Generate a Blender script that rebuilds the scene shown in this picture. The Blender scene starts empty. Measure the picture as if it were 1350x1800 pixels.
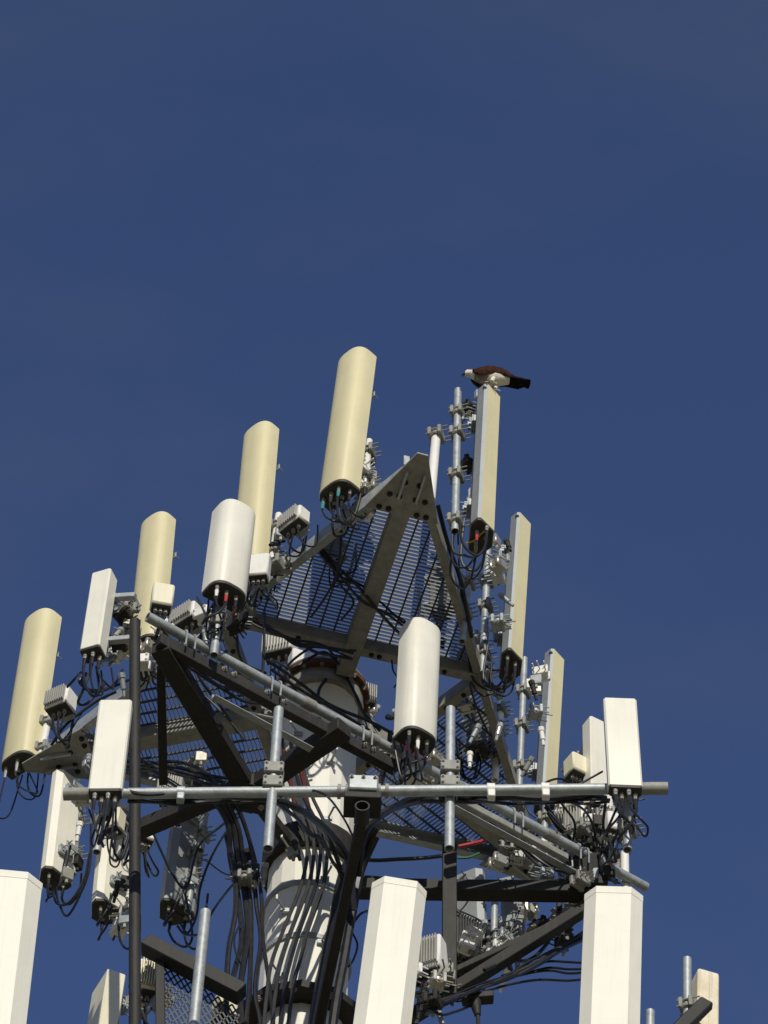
import bpy, math, random
from mathutils import Vector as V, Matrix
random.seed(7)
rad = math.radians
S = bpy.context.scene
COL = S.collection

# ------------------------------------------------------------------ camera
PITCH = rad(54.0); ROLL = math.atan2(155, 4000); FPX = 4000 * math.tan(PITCH)
CAM = V((0, 0, 1.6))
F_ = V((0, math.cos(PITCH), math.sin(PITCH)))
R0 = V((1, 0, 0)); U0 = V((0, -math.sin(PITCH), math.cos(PITCH)))
R_ = R0 * math.cos(ROLL) + U0 * math.sin(ROLL)
U_ = U0 * math.cos(ROLL) - R0 * math.sin(ROLL)
cd = bpy.data.cameras.new('camera'); co = bpy.data.objects.new('camera', cd); COL.objects.link(co)
cd.sensor_fit = 'VERTICAL'; cd.sensor_height = 36; cd.lens = FPX / 1800 * 36
cd.clip_start = 0.1; cd.clip_end = 9000
m3 = Matrix((R_, U_, -F_)).transposed()
co.matrix_world = Matrix.Translation(CAM) @ m3.to_4x4()
S.camera = co

# ------------------------------------------------------------------ light
SUN_EL = 29.0; SUN_AZ = 5.0          # azimuth: degrees to the right of straight behind the camera
w = bpy.data.worlds.new('World'); S.world = w; w.use_nodes = True
nt = w.node_tree; nt.nodes.clear()
wo = nt.nodes.new('ShaderNodeOutputWorld'); bg = nt.nodes.new('ShaderNodeBackground')
sky = nt.nodes.new('ShaderNodeTexSky'); sky.sky_type = 'NISHITA'; sky.sun_disc = False
sky.sun_elevation = rad(SUN_EL); sky.sun_rotation = rad(180 - SUN_AZ)
sky.air_density = 1.0; sky.dust_density = 0.25; sky.ozone_density = 4.0; sky.altitude = 200
tc = nt.nodes.new('ShaderNodeTexCoord'); mp = nt.nodes.new('ShaderNodeMapping')
mp.inputs['Scale'].default_value = (2.2, 5.0, 4.0); mp.inputs['Rotation'].default_value = (0.2, 0.3, 0.9); mp.inputs['Location'].default_value = (18 * 1.7, 18 * .9, 18 * .37)
nz = nt.nodes.new('ShaderNodeTexNoise'); nz.inputs['Scale'].default_value = 1.6; nz.inputs['Detail'].default_value = 6
nz.inputs['Roughness'].default_value = 0.55
rp = nt.nodes.new('ShaderNodeValToRGB'); rp.color_ramp.elements[0].position = 0.47; rp.color_ramp.elements[1].position = 0.82
rp.color_ramp.elements[0].color = (0, 0, 0, 1); rp.color_ramp.elements[1].color = (.27, .27, .27, 1)
mx = nt.nodes.new('ShaderNodeMix'); mx.data_type = 'RGBA'
mx.inputs['B'].default_value = (1.7, 1.95, 2.4, 1)
L = nt.links.new
L(tc.outputs['Generated'], mp.inputs['Vector']); L(mp.outputs['Vector'], nz.inputs['Vector'])
L(nz.outputs['Fac'], rp.inputs['Fac']); L(rp.outputs['Color'], mx.inputs['Factor'])
tn = nt.nodes.new('ShaderNodeMix'); tn.data_type = 'RGBA'; tn.blend_type = 'MULTIPLY'; tn.inputs['Factor'].default_value = 1
tn.inputs['B'].default_value = (1.0, .97, 1.19, 1)
L(sky.outputs['Color'], tn.inputs['A']); L(tn.outputs['Result'], mx.inputs['A']); L(mx.outputs['Result'], bg.inputs['Color'])
bg.inputs['Strength'].default_value = 0.074
L(bg.outputs['Background'], wo.inputs['Surface'])
sd = bpy.data.lights.new('sun', 'SUN'); sd.energy = 3.6; sd.angle = rad(0.53); sd.color = (1.0, 0.95, 0.84)
so = bpy.data.objects.new('sun', sd); COL.objects.link(so)
ce = math.cos(rad(SUN_EL))
SUN = V((math.sin(rad(SUN_AZ)) * ce, -math.cos(rad(SUN_AZ)) * ce, math.sin(rad(SUN_EL))))
so.rotation_euler = SUN.to_track_quat('Z', 'Y').to_euler(); so.location = (20, -30, 60)
S.view_settings.view_transform = 'Standard'; S.view_settings.look = 'None'
S.view_settings.gamma = 1; S.view_settings.exposure = 0.0; S.view_settings.use_curve_mapping = False
S.render.engine = 'CYCLES'

# ------------------------------------------------------------------ placing: rays of the survey photo met with real planes
def ray(px, py): return F_ + R_ * ((px - 675) / FPX) + U_ * ((900 - py) / FPX)
Z1 = CAM.z + 26 * math.sin(PITCH)      # deck level of the upper platform
def H(px, py, h):
    d = ray(px, py); return CAM + d * ((Z1 - h - CAM.z) / d.z)
POLE = H(565, 1222, 0)                 # axis of the monopole
def D(px, py, dy):
    d = ray(px, py); return CAM + d * ((POLE.y + dy - CAM.y) / d.y)
def VT(P, py):                         # the point on the plumb line through P seen at row py
    v = P - CAM; k = (900 - py) / FPX
    t = (k * v.dot(F_) - v.dot(U_)) / (U_.z - k * F_.z)
    return P + V((0, 0, t))
def pt(s):                             # (px, py, 'h', v) or (px, py, 'd', v)
    return H(s[0], s[1], s[3]) if s[2] == 'h' else D(s[0], s[1], s[3])
PXM = 1 / 212.0                        # metres per pixel at the tower
UP = V((0, 0, 1))

# ------------------------------------------------------------------ materials
def mat(name, col, rough=.6, metal=0.0, var=.12, scale=6.0, streak=0.0, bump=0.0, col2=None, spec=.4, bscale=60):
    m = bpy.data.materials.new(name); m.use_nodes = True
    n = m.node_tree; b = n.nodes['Principled BSDF']; K = n.links.new
    b.inputs['Roughness'].default_value = rough; b.inputs['Metallic'].default_value = metal
    b.inputs['Specular IOR Level'].default_value = spec
    t = n.nodes.new('ShaderNodeTexCoord')
    a = n.nodes.new('ShaderNodeTexNoise'); a.inputs['Scale'].default_value = scale; a.inputs['Detail'].default_value = 7
    a.inputs['Roughness'].default_value = .72
    oi = n.nodes.new('ShaderNodeObjectInfo')
    ad = n.nodes.new('ShaderNodeVectorMath'); ad.operation = 'ADD'
    sc = n.nodes.new('ShaderNodeVectorMath'); sc.operation = 'SCALE'; sc.inputs['Scale'].default_value = 19.0
    cb = n.nodes.new('ShaderNodeCombineXYZ')
    for i in range(3): K(oi.outputs['Random'], cb.inputs[i])
    K(cb.outputs[0], sc.inputs[0]); K(t.outputs['Object'], ad.inputs[0]); K(sc.outputs['Vector'], ad.inputs[1])
    K(ad.outputs['Vector'], a.inputs['Vector'])
    r = n.nodes.new('ShaderNodeValToRGB'); r.color_ramp.elements[0].position = .3; r.color_ramp.elements[1].position = .7
    c2 = col2 if col2 else tuple(c * (1 - var * 1.6) for c in col)
    c1 = tuple(min(1, c * (1 + var * .5)) for c in col)
    r.color_ramp.elements[0].color = (*c2, 1); r.color_ramp.elements[1].color = (*c1, 1)
    K(a.outputs['Fac'], r.inputs['Fac']); out = r.outputs['Color']
    if streak > 0:
        mm = n.nodes.new('ShaderNodeMapping'); mm.inputs['Scale'].default_value = (38, 38, 1.3)
        s = n.nodes.new('ShaderNodeTexNoise'); s.inputs['Scale'].default_value = 1; s.inputs['Detail'].default_value = 4
        K(ad.outputs['Vector'], mm.inputs['Vector']); K(mm.outputs['Vector'], s.inputs['Vector'])
        q = n.nodes.new('ShaderNodeValToRGB'); q.color_ramp.elements[0].position = .52; q.color_ramp.elements[1].position = .78
        q.color_ramp.elements[0].color = (0, 0, 0, 1); q.color_ramp.elements[1].color = (streak,) * 3 + (1,)
        K(s.outputs['Fac'], q.inputs['Fac'])
        x = n.nodes.new('ShaderNodeMix'); x.data_type = 'RGBA'; x.inputs['B'].default_value = (.2, .17, .11, 1)
        K(q.outputs['Color'], x.inputs['Factor']); K(out, x.inputs['A']); out = x.outputs['Result']
    K(out, b.inputs['Base Color'])
    rr = n.nodes.new('ShaderNodeMapRange'); rr.inputs['To Min'].default_value = max(0, rough - .1); rr.inputs['To Max'].default_value = min(1, rough + .12)
    K(a.outputs['Fac'], rr.inputs['Value']); K(rr.outputs['Result'], b.inputs['Roughness'])
    if bump:
        bn = n.nodes.new('ShaderNodeTexNoise'); bn.inputs['Scale'].default_value = bscale; bn.inputs['Detail'].default_value = 3
        K(ad.outputs['Vector'], bn.inputs['Vector'])
        bb = n.nodes.new('ShaderNodeBump'); bb.inputs['Strength'].default_value = bump; bb.inputs['Distance'].default_value = .01
        K(bn.outputs['Fac'], bb.inputs['Height']); K(bb.outputs['Normal'], b.inputs['Normal'])
    return m
M = {
 'tan': mat('tan_radome', (.68, .61, .365), .5, 0, .05, 2.2, .09),
 'cream': mat('cream_radome', (.74, .69, .50), .5, 0, .05, 3, .14),
 'white': mat('white_radome', (.77, .74, .62), .45, 0, .05, 2.2, .10),
 'pole': mat('white_pole_paint', (.80, .775, .68), .5, 0, .05, 2.5, .12),
 'tray': mat('aluminium_tray', (.30, .315, .31), .5, .25, .1, 5, .1),
 'galv': mat('galvanized_steel', (.40, .425, .42), .5, .35, .22, 14, .12, .12),
 'galvdull': mat('dull_galvanized_steel', (.31, .305, .265), .65, .2, .25, 9, .15, .12),
 'grate': mat('grating_steel', (.20, .205, .20), .55, .2, .2, 4),
 'grod': mat('grating_rod_steel', (.08, .085, .09), .6, .3, .2, 6),
 'dark': mat('dark_weathered_steel', (.032, .030, .025), .65, .2, .3, 7, .1, .12),
 'black': mat('black_rubber', (.016, .016, .018), .42, 0, .25, 12),
 'gcable': mat('faded_grey_cable', (.036, .035, .034), .5, 0, .3, 10),
 'cap': mat('dark_end_cap', (.045, .042, .034), .6, 0, .25, 12),
 'hole': mat('black_hole_plug', (.01, .01, .01), .8),
 'conn': mat('nickel_connector', (.6, .57, .48), .35, .7, .1, 20),
 'red': mat('red_tape', (.45, .035, .03), .5, 0, .2, 20),
 'dkred': mat('dark_red_cable', (.10, .012, .012), .5, 0, .2, 20),
 'green': mat('green_tape', (.03, .16, .07), .5, 0, .2, 20),
 'teal': mat('teal_boot', (.05, .27, .27), .5, 0, .2, 20),
 'yellow': mat('yellow_boot', (.62, .42, .06), .5, 0, .2, 20),
 'rust': mat('rusty_steel', (.13, .06, .032), .8, .1, .4, 14, 0, .2),
 'wplast': mat('white_plastic', (.78, .76, .69), .5, 0, .06, 5, .12),
 'rgrey': mat('radio_grey', (.42, .41, .37), .55, .1, .12, 6, .12),
 'fins': mat('heat_sink_dark', (.12, .12, .11), .55, .3, .2, 9),
 'stain': mat('rust_stained_cream', (.72, .66, .50), .6, 0, .3, 4, .45, 0, (.60, .50, .33)),
 'bbrown': mat('brown_feathers', (.060, .027, .017), .85, 0, .6, 38, 0, .7, None, .08),
 'bblack': mat('blackish_feathers', (.012, .009, .008), .85, 0, .4, 40, 0, .5, None, .08),
 'bwhite': mat('white_feathers', (.74, .70, .58), .8, 0, .12, 40, 0, .5),
 'bgrey': mat('mottled_breast_feathers', (.33, .30, .25), .8, 0, .5, 55, 0, .5),
 'beak': mat('horn_black', (.01, .01, .01), .3), 'eye': mat('yellow_eye', (.7, .45, .02), .15),
 'talon': mat('pale_leg_skin', (.42, .43, .38), .6, 0, .2, 60),
 'ground': mat('dry_grass_ground', (.30, .265, .165), .95, 0, .35, .08, 0, .3, None, .2),
}

# ------------------------------------------------------------------ mesh builder (world coordinates)
class MB:
    def __init__(s): s.v = []; s.f = []; s.m = []
    def add(s, vs, fs, mi=0):
        o = len(s.v); s.v += [tuple(x) for x in vs]; s.f += [tuple(i + o for i in f) for f in fs]; s.m += [mi] * len(fs); return s
    def box(s, c, X, Y, Z, b=0.0, mi=0):         # X Y Z: half-extent vectors; b: bevel in metres
        c = V(c)
        if b <= 0:
            vs = [c + X * i + Y * j + Z * k for i in (-1, 1) for j in (-1, 1) for k in (-1, 1)]
            return s.add(vs, [(0, 1, 3, 2), (4, 6, 7, 5), (0, 4, 5, 1), (2, 3, 7, 6), (0, 2, 6, 4), (1, 5, 7, 3)], mi)
        A = (X, Y, Z); l = [max(a.length, 1e-6) for a in A]; q = [max(0, 1 - min(b, .45 * min(l)) / a) for a in l]
        idx = {}; vs = []
        for i in (-1, 1):
            for j in (-1, 1):
                for k in (-1, 1):
                    sg = (i, j, k)
                    for a in range(3):
                        p = c.copy()
                        for e in range(3): p = p + A[e] * (sg[e] * (1 if e == a else q[e]))
                        idx[(i, j, k, a)] = len(vs); vs.append(p)
        fs = []
        for a in range(3):
            o = [e for e in range(3) if e != a]
            for sgn in (-1, 1):
                def key(p, r_):
                    t = [0, 0, 0]; t[a] = sgn; t[o[0]] = p; t[o[1]] = r_; return idx[(*t, a)]
                fs.append((key(-1, -1), key(1, -1), key(1, 1), key(-1, 1)))
        for a in range(3):
            o = [e for e in range(3) if e != a]
            for p in (-1, 1):
                for r_ in (-1, 1):
                    def key(x, ax):
                        t = [0, 0, 0]; t[a] = x; t[o[0]] = p; t[o[1]] = r_; return idx[(*t, ax)]
                    fs.append((key(-1, o[0]), key(1, o[0]), key(1, o[1]), key(-1, o[1])))
        for i in (-1, 1):
            for j in (-1, 1):
                for k in (-1, 1): fs.append((idx[(i, j, k, 0)], idx[(i, j, k, 1)], idx[(i, j, k, 2)]))
        return s.add(vs, fs, mi)
    def beam(s, p, q, wd, ht, up=UP, b=.006, mi=0):   # rectangular bar from p to q
        p, q = V(p), V(q); z = (q - p); l = z.length; z = z / l
        x = z.cross(up)
        if x.length < 1e-3: x = z.cross(V((1, 0, 0)))
        x.normalize(); y = x.cross(z)
        return s.box((p + q) / 2, x * wd / 2, y * ht / 2, z * l / 2, b, mi)
    def angle(s, p, q, leg, t, up=UP, mi=0):          # L angle
        p, q = V(p), V(q); z = (q - p).normalized(); x = z.cross(up).normalized(); y = x.cross(z)
        pr = [(0, 0), (leg, 0), (leg, t), (t, t), (t, leg), (0, leg)]
        vs = [p + x * a + y * c for a, c in pr] + [q + x * a + y * c for a, c in pr]
        fs = [(i, (i + 1) % 6, (i + 1) % 6 + 6, i + 6) for i in range(6)] + [(5, 4, 3, 0), (3, 2, 1, 0), (6, 9, 10, 11), (6, 7, 8, 9)]
        return s.add(vs, fs, mi)
    def tube(s, p, q, r, n=16, r2=None, hollow=0.0, mi=0, caps=True):
        p, q = V(p), V(q); z = (q - p).normalized(); r2 = r if r2 is None else r2
        x = z.cross(UP if abs(z.z) < .9 else V((1, 0, 0))).normalized(); y = z.cross(x)
        def ring(c, rr): return [c + (x * math.cos(2 * math.pi * i / n) + y * math.sin(2 * math.pi * i / n)) * rr for i in range(n)]
        if hollow > 0:
            rs = [ring(p, r), ring(q, r2), ring(q, r2 - hollow), ring(p, r - hollow)]
            vs = sum(rs, []); fs = []
            for a in range(4):
                b_ = (a + 1) % 4
                for i in range(n):
                    j = (i + 1) % n; fs.append((a * n + i, a * n + j, b_ * n + j, b_ * n + i))
            return s.add(vs, fs, mi)
        vs = ring(p, r) + ring(q, r2)
        fs = [(i, (i + 1) % n, (i + 1) % n + n, i + n) for i in range(n)]
        if caps: fs += [tuple(range(n - 1, -1, -1)), tuple(range(n, 2 * n))]
        return s.add(vs, fs, mi)
    def path(s, pts, r, n=8, mi=0, sub=6):
        P = smooth(pts, sub); vs = []; fs = []
        px_ = None
        for i, c in enumerate(P):
            t = (P[min(i + 1, len(P) - 1)] - P[max(i - 1, 0)]).normalized()
            if px_ is None: x = t.cross(UP if abs(t.z) < .9 else V((1, 0, 0))).normalized()
            else:
                x = px_ - t * px_.dot(t)
                x = x.normalized() if x.length > 1e-5 else t.cross(UP).normalized()
            px_ = x; y = t.cross(x)
            vs += [c + (x * math.cos(2 * math.pi * k / n) + y * math.sin(2 * math.pi * k / n)) * r for k in range(n)]
        for i in range(len(P) - 1):
            for k in range(n): fs.append((i * n + k, i * n + (k + 1) % n, (i + 1) * n + (k + 1) % n, (i + 1) * n + k))
        e = (len(P) - 1) * n
        fs += [tuple(range(n - 1, -1, -1)), tuple(range(e, e + n))]
        return s.add(vs, fs, mi)
    def prism(s, prof, o, X, Y, Z, z0, z1, bev=0.0, mi=0, fmats=None, botbev=0.0):
        n = len(prof); cx = sum(p[0] for p in prof) / n; cy = sum(p[1] for p in prof) / n
        mxr = max(math.hypot(p[0] - cx, p[1] - cy) for p in prof)
        lev = []
        if botbev: lev.append((z0, 1 - botbev / mxr)); lev.append((z0 + botbev, 1))
        else: lev.append((z0, 1))
        if bev: lev += [(z1 - bev, 1), (z1 - bev * .3, 1 - bev * .35 / mxr), (z1, 1 - bev / mxr)]
        else: lev.append((z1, 1))
        vs = [o + X * (cx + (a - cx) * k) + Y * (cy + (c - cy) * k) + Z * z for z, k in lev for a, c in prof]
        base = len(s.f)
        fs = []
        for l in range(len(lev) - 1):
            for i in range(n):
                j = (i + 1) % n; fs.append((l * n + i, l * n + j, (l + 1) * n + j, (l + 1) * n + i))
        fs.append(tuple(range(n - 1, -1, -1))); fs.append(tuple(range((len(lev) - 1) * n, len(lev) * n)))
        s.add(vs, fs, mi)
        if fmats:
            for l in range(len(lev) - 1):
                for i in range(n): s.m[base + l * n + i] = fmats[i]
        return s
    def ball(s, c, X, Y, Z, n=12, mi=0):
        c = V(c); vs = []; fs = []; k = n // 2
        for i in range(k + 1):
            a = math.pi * i / k
            for j in range(n):
                b = 2 * math.pi * j / n
                vs.append(c + X * (math.sin(a) * math.cos(b)) + Y * (math.sin(a) * math.sin(b)) + Z * math.cos(a))
        for i in range(k):
            for j in range(n):
                fs.append((i * n + j, (i + 1) * n + j, (i + 1) * n + (j + 1) % n, i * n + (j + 1) % n))
        return s.add(vs, fs, mi)
    def mesh(s, name, mats, inv=None, ang=38):
        me = bpy.data.meshes.new(name)
        vs = [inv @ V(v) for v in s.v] if inv else s.v
        me.from_pydata([tuple(v) for v in vs], [], s.f)
        for m in (mats if isinstance(mats, (list, tuple)) else [mats]): me.materials.append(M[m])
        me.polygons.foreach_set('material_index', s.m)
        import bmesh
        b = bmesh.new(); b.from_mesh(me); bmesh.ops.recalc_face_normals(b, faces=b.faces); b.to_mesh(me); b.free()
        me.polygons.foreach_set('use_smooth', [True] * len(me.polygons))
        me.set_sharp_from_angle(angle=rad(ang)); me.update(); return me

def smooth(pts, sub=6):
    P = [V(p) for p in pts]
    if len(P) < 3: return P
    Q = [P[0] * 2 - P[1]] + P + [P[-1] * 2 - P[-2]]; out = []
    for i in range(1, len(Q) - 2):
        a, b, c, d = Q[i - 1:i + 3]
        for k in range(sub):
            t = k / sub
            out.append(.5 * ((2 * b) + (c - a) * t + (2 * a - 5 * b + 4 * c - d) * t * t + (3 * b - a - 3 * c + d) * t ** 3))
    out.append(P[-1]); return out

def tag(o, label=None, cat=None, group=None, kind=None):
    if label: o['label'] = label
    if cat: o['category'] = cat
    if group: o['group'] = group
    if kind: o['kind'] = kind
    return o
def thing(name, label, cat, loc, mat3=None, group=None):
    o = bpy.data.objects.new(name, None); COL.objects.link(o); o.empty_display_size = .1
    o.matrix_world = Matrix.Translation(loc) @ (mat3.to_4x4() if mat3 else Matrix())
    return tag(o, label, cat, group)
WM = {}
def wm(o):
    m = o.matrix_basis.copy()
    while o.parent: o = o.parent; m = o.matrix_basis @ m
    return m
def part(name, mb, mats, parent, label=None, kind=None, ang=38):
    me = mb.mesh(name, mats, wm(parent).inverted(), ang)
    o = bpy.data.objects.new(name, me); COL.objects.link(o); o.parent = parent
    return tag(o, label, None, None, kind)
def single(name, mb, mats, label, cat, loc, group=None, kind=None, ang=38):
    me = mb.mesh(name, mats, Matrix.Translation(loc).inverted(), ang)
    o = bpy.data.objects.new(name, me); COL.objects.link(o); o.location = loc
    return tag(o, label, cat, group, kind)
_bolt = {}
def bolt(parent, p, nrm, r=.018, hgt=.016, m='galvdull', name='bolt'):
    key = (r, hgt, m, name)
    if key not in _bolt:
        b = MB(); b.tube((0, 0, -.001), (0, 0, hgt * .35), r * 1.35, 10); b.tube((0, 0, hgt * .35), (0, 0, hgt), r, 6)
        b.tube((0, 0, hgt), (0, 0, hgt * 1.9), r * .5, 6)
        _bolt[key] = b.mesh(name, m)
    o = bpy.data.objects.new(name, _bolt[key]); COL.objects.link(o); o.parent = parent
    o.matrix_local = wm(parent).inverted() @ (Matrix.Translation(p) @ V(nrm).to_track_quat('Z', 'Y').to_matrix().to_4x4())
    return o

# ------------------------------------------------------------------ ground
g = MB(); n = 64; vs = [(0, 0, 0)] + [(4000 * math.cos(2 * math.pi * i / n), 4000 * math.sin(2 * math.pi * i / n), 0) for i in range(n)]
g.add(vs, [(0, i + 1, (i + 1) % n + 1) for i in range(n)])
single('ground', g, 'ground', None, None, V((0, 0, 0)), None, 'structure')

# ------------------------------------------------------------------ monopole
Zp = lambda h: Z1 - h
pole = thing('monopole', 'tall tapering white round steel tower pole carrying every antenna frame', 'tower pole', V((POLE.x, POLE.y, 0)))
def pring(h, r): return V((POLE.x, POLE.y, Zp(h))), r
b = MB(); RT = .335
def prad(h): return RT + .007 * h
b.tube((POLE.x, POLE.y, 0), (POLE.x, POLE.y, Zp(5.02)), prad(Z1), 18, prad(5.02), caps=False)
b.tube((POLE.x, POLE.y, Zp(5.0)), (POLE.x, POLE.y, Zp(-.02)), prad(5.0) * .97, 18, RT * .97)
part('shaft', b, 'pole', pole, ang=12)
b = MB(); b.tube((POLE.x, POLE.y, Zp(.22)), (POLE.x, POLE.y, Zp(.062)), .37, 24); part('top_collar', b, 'galvdull', pole)
b = MB(); b.tube((POLE.x, POLE.y, Zp(.058)), (POLE.x, POLE.y, Zp(.0)), .42, 24); part('top_flange', b, 'rust', pole)
b = MB(); b.tube((POLE.x, POLE.y, Zp(-.002)), (POLE.x, POLE.y, Zp(-.05)), .40, 24); part('top_cap', b, 'galvdull', pole)
for i in range(16):
    a = i * math.pi / 8; bolt(pole, V((POLE.x + .4 * math.cos(a), POLE.y + .4 * math.sin(a), Zp(.06))), (0, 0, -1), .016, .016)
for hh in (4.02,):
    b = MB(); b.tube((POLE.x, POLE.y, Zp(hh + .07)), (POLE.x, POLE.y, Zp(hh)), .53, 12); part('ring_mount', b, 'dark', pole)
b = MB(); b.tube((POLE.x, POLE.y, Zp(2.32)), (POLE.x, POLE.y, Zp(2.06)), .40, 24); part('collar_band', b, 'dark', pole)
for i in range(9):
    a = rad(-130 + 33 * i); bolt(pole, V((POLE.x + .5 * math.cos(a), POLE.y + .5 * math.sin(a), Zp(4.09))), (0, 0, -1), .022, .02)
for i in range(12):
    b = MB(); hh = .9 + i * .36; a = rad(-70 if i % 2 else -118); rr = prad(hh)
    c = V((POLE.x + rr * math.cos(a), POLE.y + rr * math.sin(a), Zp(hh))); o = V((math.cos(a), math.sin(a), 0))
    b.box(c + o * .012, V((.035, 0, 0)), V((0, .012, 0)), V((0, 0, .022)), .003)
    b.tube(c, c + o * .15, .009, 8); b.box(c + o * .15 + V((0, 0, .015)), V((.009, 0, 0)), V((0, .009, 0)), V((0, 0, .026)), .002)
    part('climbing_peg', b, 'galv', pole)
for hh in (2.75, 3.35, 3.95):
    b = MB(); rr = prad(hh)
    b.tube((POLE.x, POLE.y, Zp(hh + .022)), (POLE.x, POLE.y, Zp(hh - .022)), rr + .008, 28)
    part('strap', b, 'galv', pole)

# ------------------------------------------------------------------ upper platform: triangle with three grated corners
PC = H(586.4, 1225.3, 0); PR = 2.665; TH = rad(-76.2)
def dirv(a): return V((math.cos(a), math.sin(a), 0))
corner = [PC + dirv(TH + k * 2 * math.pi / 3) * PR for k in range(3)]       # A towards camera, C right/back, B left/back
plat = thing('platform', 'triangular galvanized steel work platform with open bar grating at the tower top', 'platform', PC)
def at_h(p, h): return V((p.x, p.y, Zp(h)))
for k in range(3):
    u = dirv(TH + k * 2 * math.pi / 3); s_ = V((-u.y, u.x, 0))
    # radial beam
    b = MB(); b.beam(at_h(PC + u * .38, .085), at_h(PC + u * PR * .93, .085), .15, .16); part('radial_beam', b, 'galvdull', plat)
    # corner plate
    tn = math.tan(rad(30)); r0, r1 = PR * .815, PR * 1.055
    w0, w1 = (PR - r0) * tn + .03, .045
    pl = [(r0, -w0), (r1, -w1), (r1, w1), (r0, w0)]
    b = MB(); b.prism(pl, at_h(PC, .185), u, s_, UP, 0, .016); part('corner_plate', b, 'galvdull', plat)
    for rr, ww in ((.83, .20), (.83, .12), (.83, -.12), (.83, -.20), (.885, .15), (.885, .07), (.885, -.07), (.885, -.15), (.94, .06), (.94, -.06)):
        bolt(plat, at_h(PC + u * PR * rr + s_ * ww, .186), (0, 0, -1), .019, .018, 'dark')
    # cross beam at the inner edge of the grating
    hw = (PR - PR * .25) * tn
    b = MB(); b.beam(at_h(PC + u * PR * .25 - s_ * (hw - .06), .08), at_h(PC + u * PR * .25 + s_ * (hw - .06), .08), .09, .15); part('cross_beam', b, 'galvdull', plat)
    for q in (-.8, -.62, -.42, .14, .2, .5, .7):
        bolt(plat, at_h(PC + u * (PR * .25) + s_ * (hw * q), .156), (0, 0, -1), .017, .016, 'dark')
    # grating
    b = MB(); b2 = MB(); r = PR * .25 + .03; rend = PR * .955
    while r < rend:
        hwr = (PR - r) * tn - .05
        b.box(at_h(PC + u * r, -.0285), s_ * hwr, u * .0026, V((0, 0, .0095)), 0); r += .0375
    j = 0.06
    while j < hw - .1:
        for sg in (-1, 1):
            rm = PR - (j + .05) / tn
            if rm > PR * .25 + .05:
                b2.beam(at_h(PC + u * (PR * .25 + .02) + s_ * j * sg, -.022), at_h(PC + u * min(rm, rend) + s_ * j * sg, -.022), .013, .022, b=0)
        j += .125
    part('grating', b, 'grate', plat, None, 'stuff'); part('grating_rods', b2, 'grod', plat, None, 'stuff')
    # outer edge channel to the next corner
    c0 = PC + u * PR; c1 = corner[(k + 1) % 3]; e = (c1 - c0).normalized(); out = V((e.y, -e.x, 0))
    if out.dot(c0 - PC) < 0: out = -out
    b = MB(); b.beam(at_h(c0 + e * .03, .06), at_h(c1 - e * .16, .06), .012, .15, b=.003)
    b.beam(at_h(c0 + e * .03, -.01) - out * .035, at_h(c1 - e * .16, -.01) - out * .035, .06, .01, b=0)
    b.beam(at_h(c0 + e * .03, .131) - out * .035, at_h(c1 - e * .16, .131) - out * .035, .06, .01, b=0)
    part('edge_channel', b, 'galvdull' if k == 0 else 'galv', plat)
    # small tip bracket at each corner
    for sg in (-1, 1):
        b = MB(); b.beam(at_h(PC + u * (PR * .97) + s_ * .075 * sg, .06), at_h(PC + u * (PR * .97) + s_ * .075 * sg, -.07), .05, .012, u, .002)
        part('tip_bracket', b, 'galv', plat)
        b = MB(); b.beam(at_h(PC + u * (PR * .88) + s_ * .075 * sg, .20), at_h(PC + u * (PR * .985) + s_ * .075 * sg, .20), .02, .05, UP, .002)
        part('tip_bracket', b, 'galv', plat)

# ------------------------------------------------------------------ builders for the hung equipment
def clamp_mb(c, r, o, mb=None, big=1.0):      # U-bolts, saddle plates and threaded rods round a pipe; o: outward direction
    mb = mb or MB(); o = V(o).normalized(); s_ = UP.cross(o).normalized()
    for dz in (-.03 * big, .03 * big):
        for sg in (-1, 1):
            mb.tube(c + V((0, 0, dz)) + s_ * (r + .016) * sg - o * (r + .035), c + V((0, 0, dz)) + s_ * (r + .016) * sg + o * (r + .075), .0065, 6)
            mb.tube(c + V((0, 0, dz)) + s_ * (r + .016) * sg - o * (r + .026), c + V((0, 0, dz)) + s_ * (r + .016) * sg - o * (r + .012), .013, 6)
    for sg in (-1, 1):
        mb.box(c + o * (r + .004) * sg, s_ * (r + .034), o * .016, V((0, 0, .052 * big)), .006)
    mb.tube(c - UP * .045 * big, c + UP * .045 * big, r + .007, 14)
    return mb
def pipe(label, p, q, r=.035, mt='galv', clamps=(), name='mount_pipe', group=None, out=V((0, -1, 0)), cat='pipe', hollow=.007):
    p, q = V(p), V(q); o = thing(name, label, cat, p, None, group)
    b = MB(); b.tube(p, q, r, 18, hollow=hollow); part('tube', b, mt, o)
    for c in clamps: part('clamp', clamp_mb(p.lerp(q, c), r, out), 'galvdull', o)
    return o
def prof_D(w_, d):
    pr = [(-w_ / 2 + .012, -d / 2), (w_ / 2 - .012, -d / 2), (w_ / 2, -d / 2 + .012)]
    y0 = -d / 2 + d * .28; n = 15
    for i in range(n + 1):
        a = math.pi * i / n; c, s = math.cos(a), math.sin(a)
        e = .72
        pr.append((w_ / 2 * math.copysign(abs(c) ** e, c), y0 + (d / 2 - y0) * s ** e))
    pr.append((-w_ / 2, -d / 2 + .012)); return pr
def prof_oct(w_, d, ch=.26, cb=.16, cy=.44):
    a = w_ * ch; c = w_ * cb; y1 = d * cy
    return [(-w_ / 2 + c, -d / 2), (w_ / 2 - c, -d / 2), (w_ / 2, -d / 2 + c * .8), (w_ / 2, d / 2 - y1), (w_ / 2 - a, d / 2), (-w_ / 2 + a, d / 2), (-w_ / 2, d / 2 - y1), (-w_ / 2, -d / 2 + c * .8)]
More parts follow.
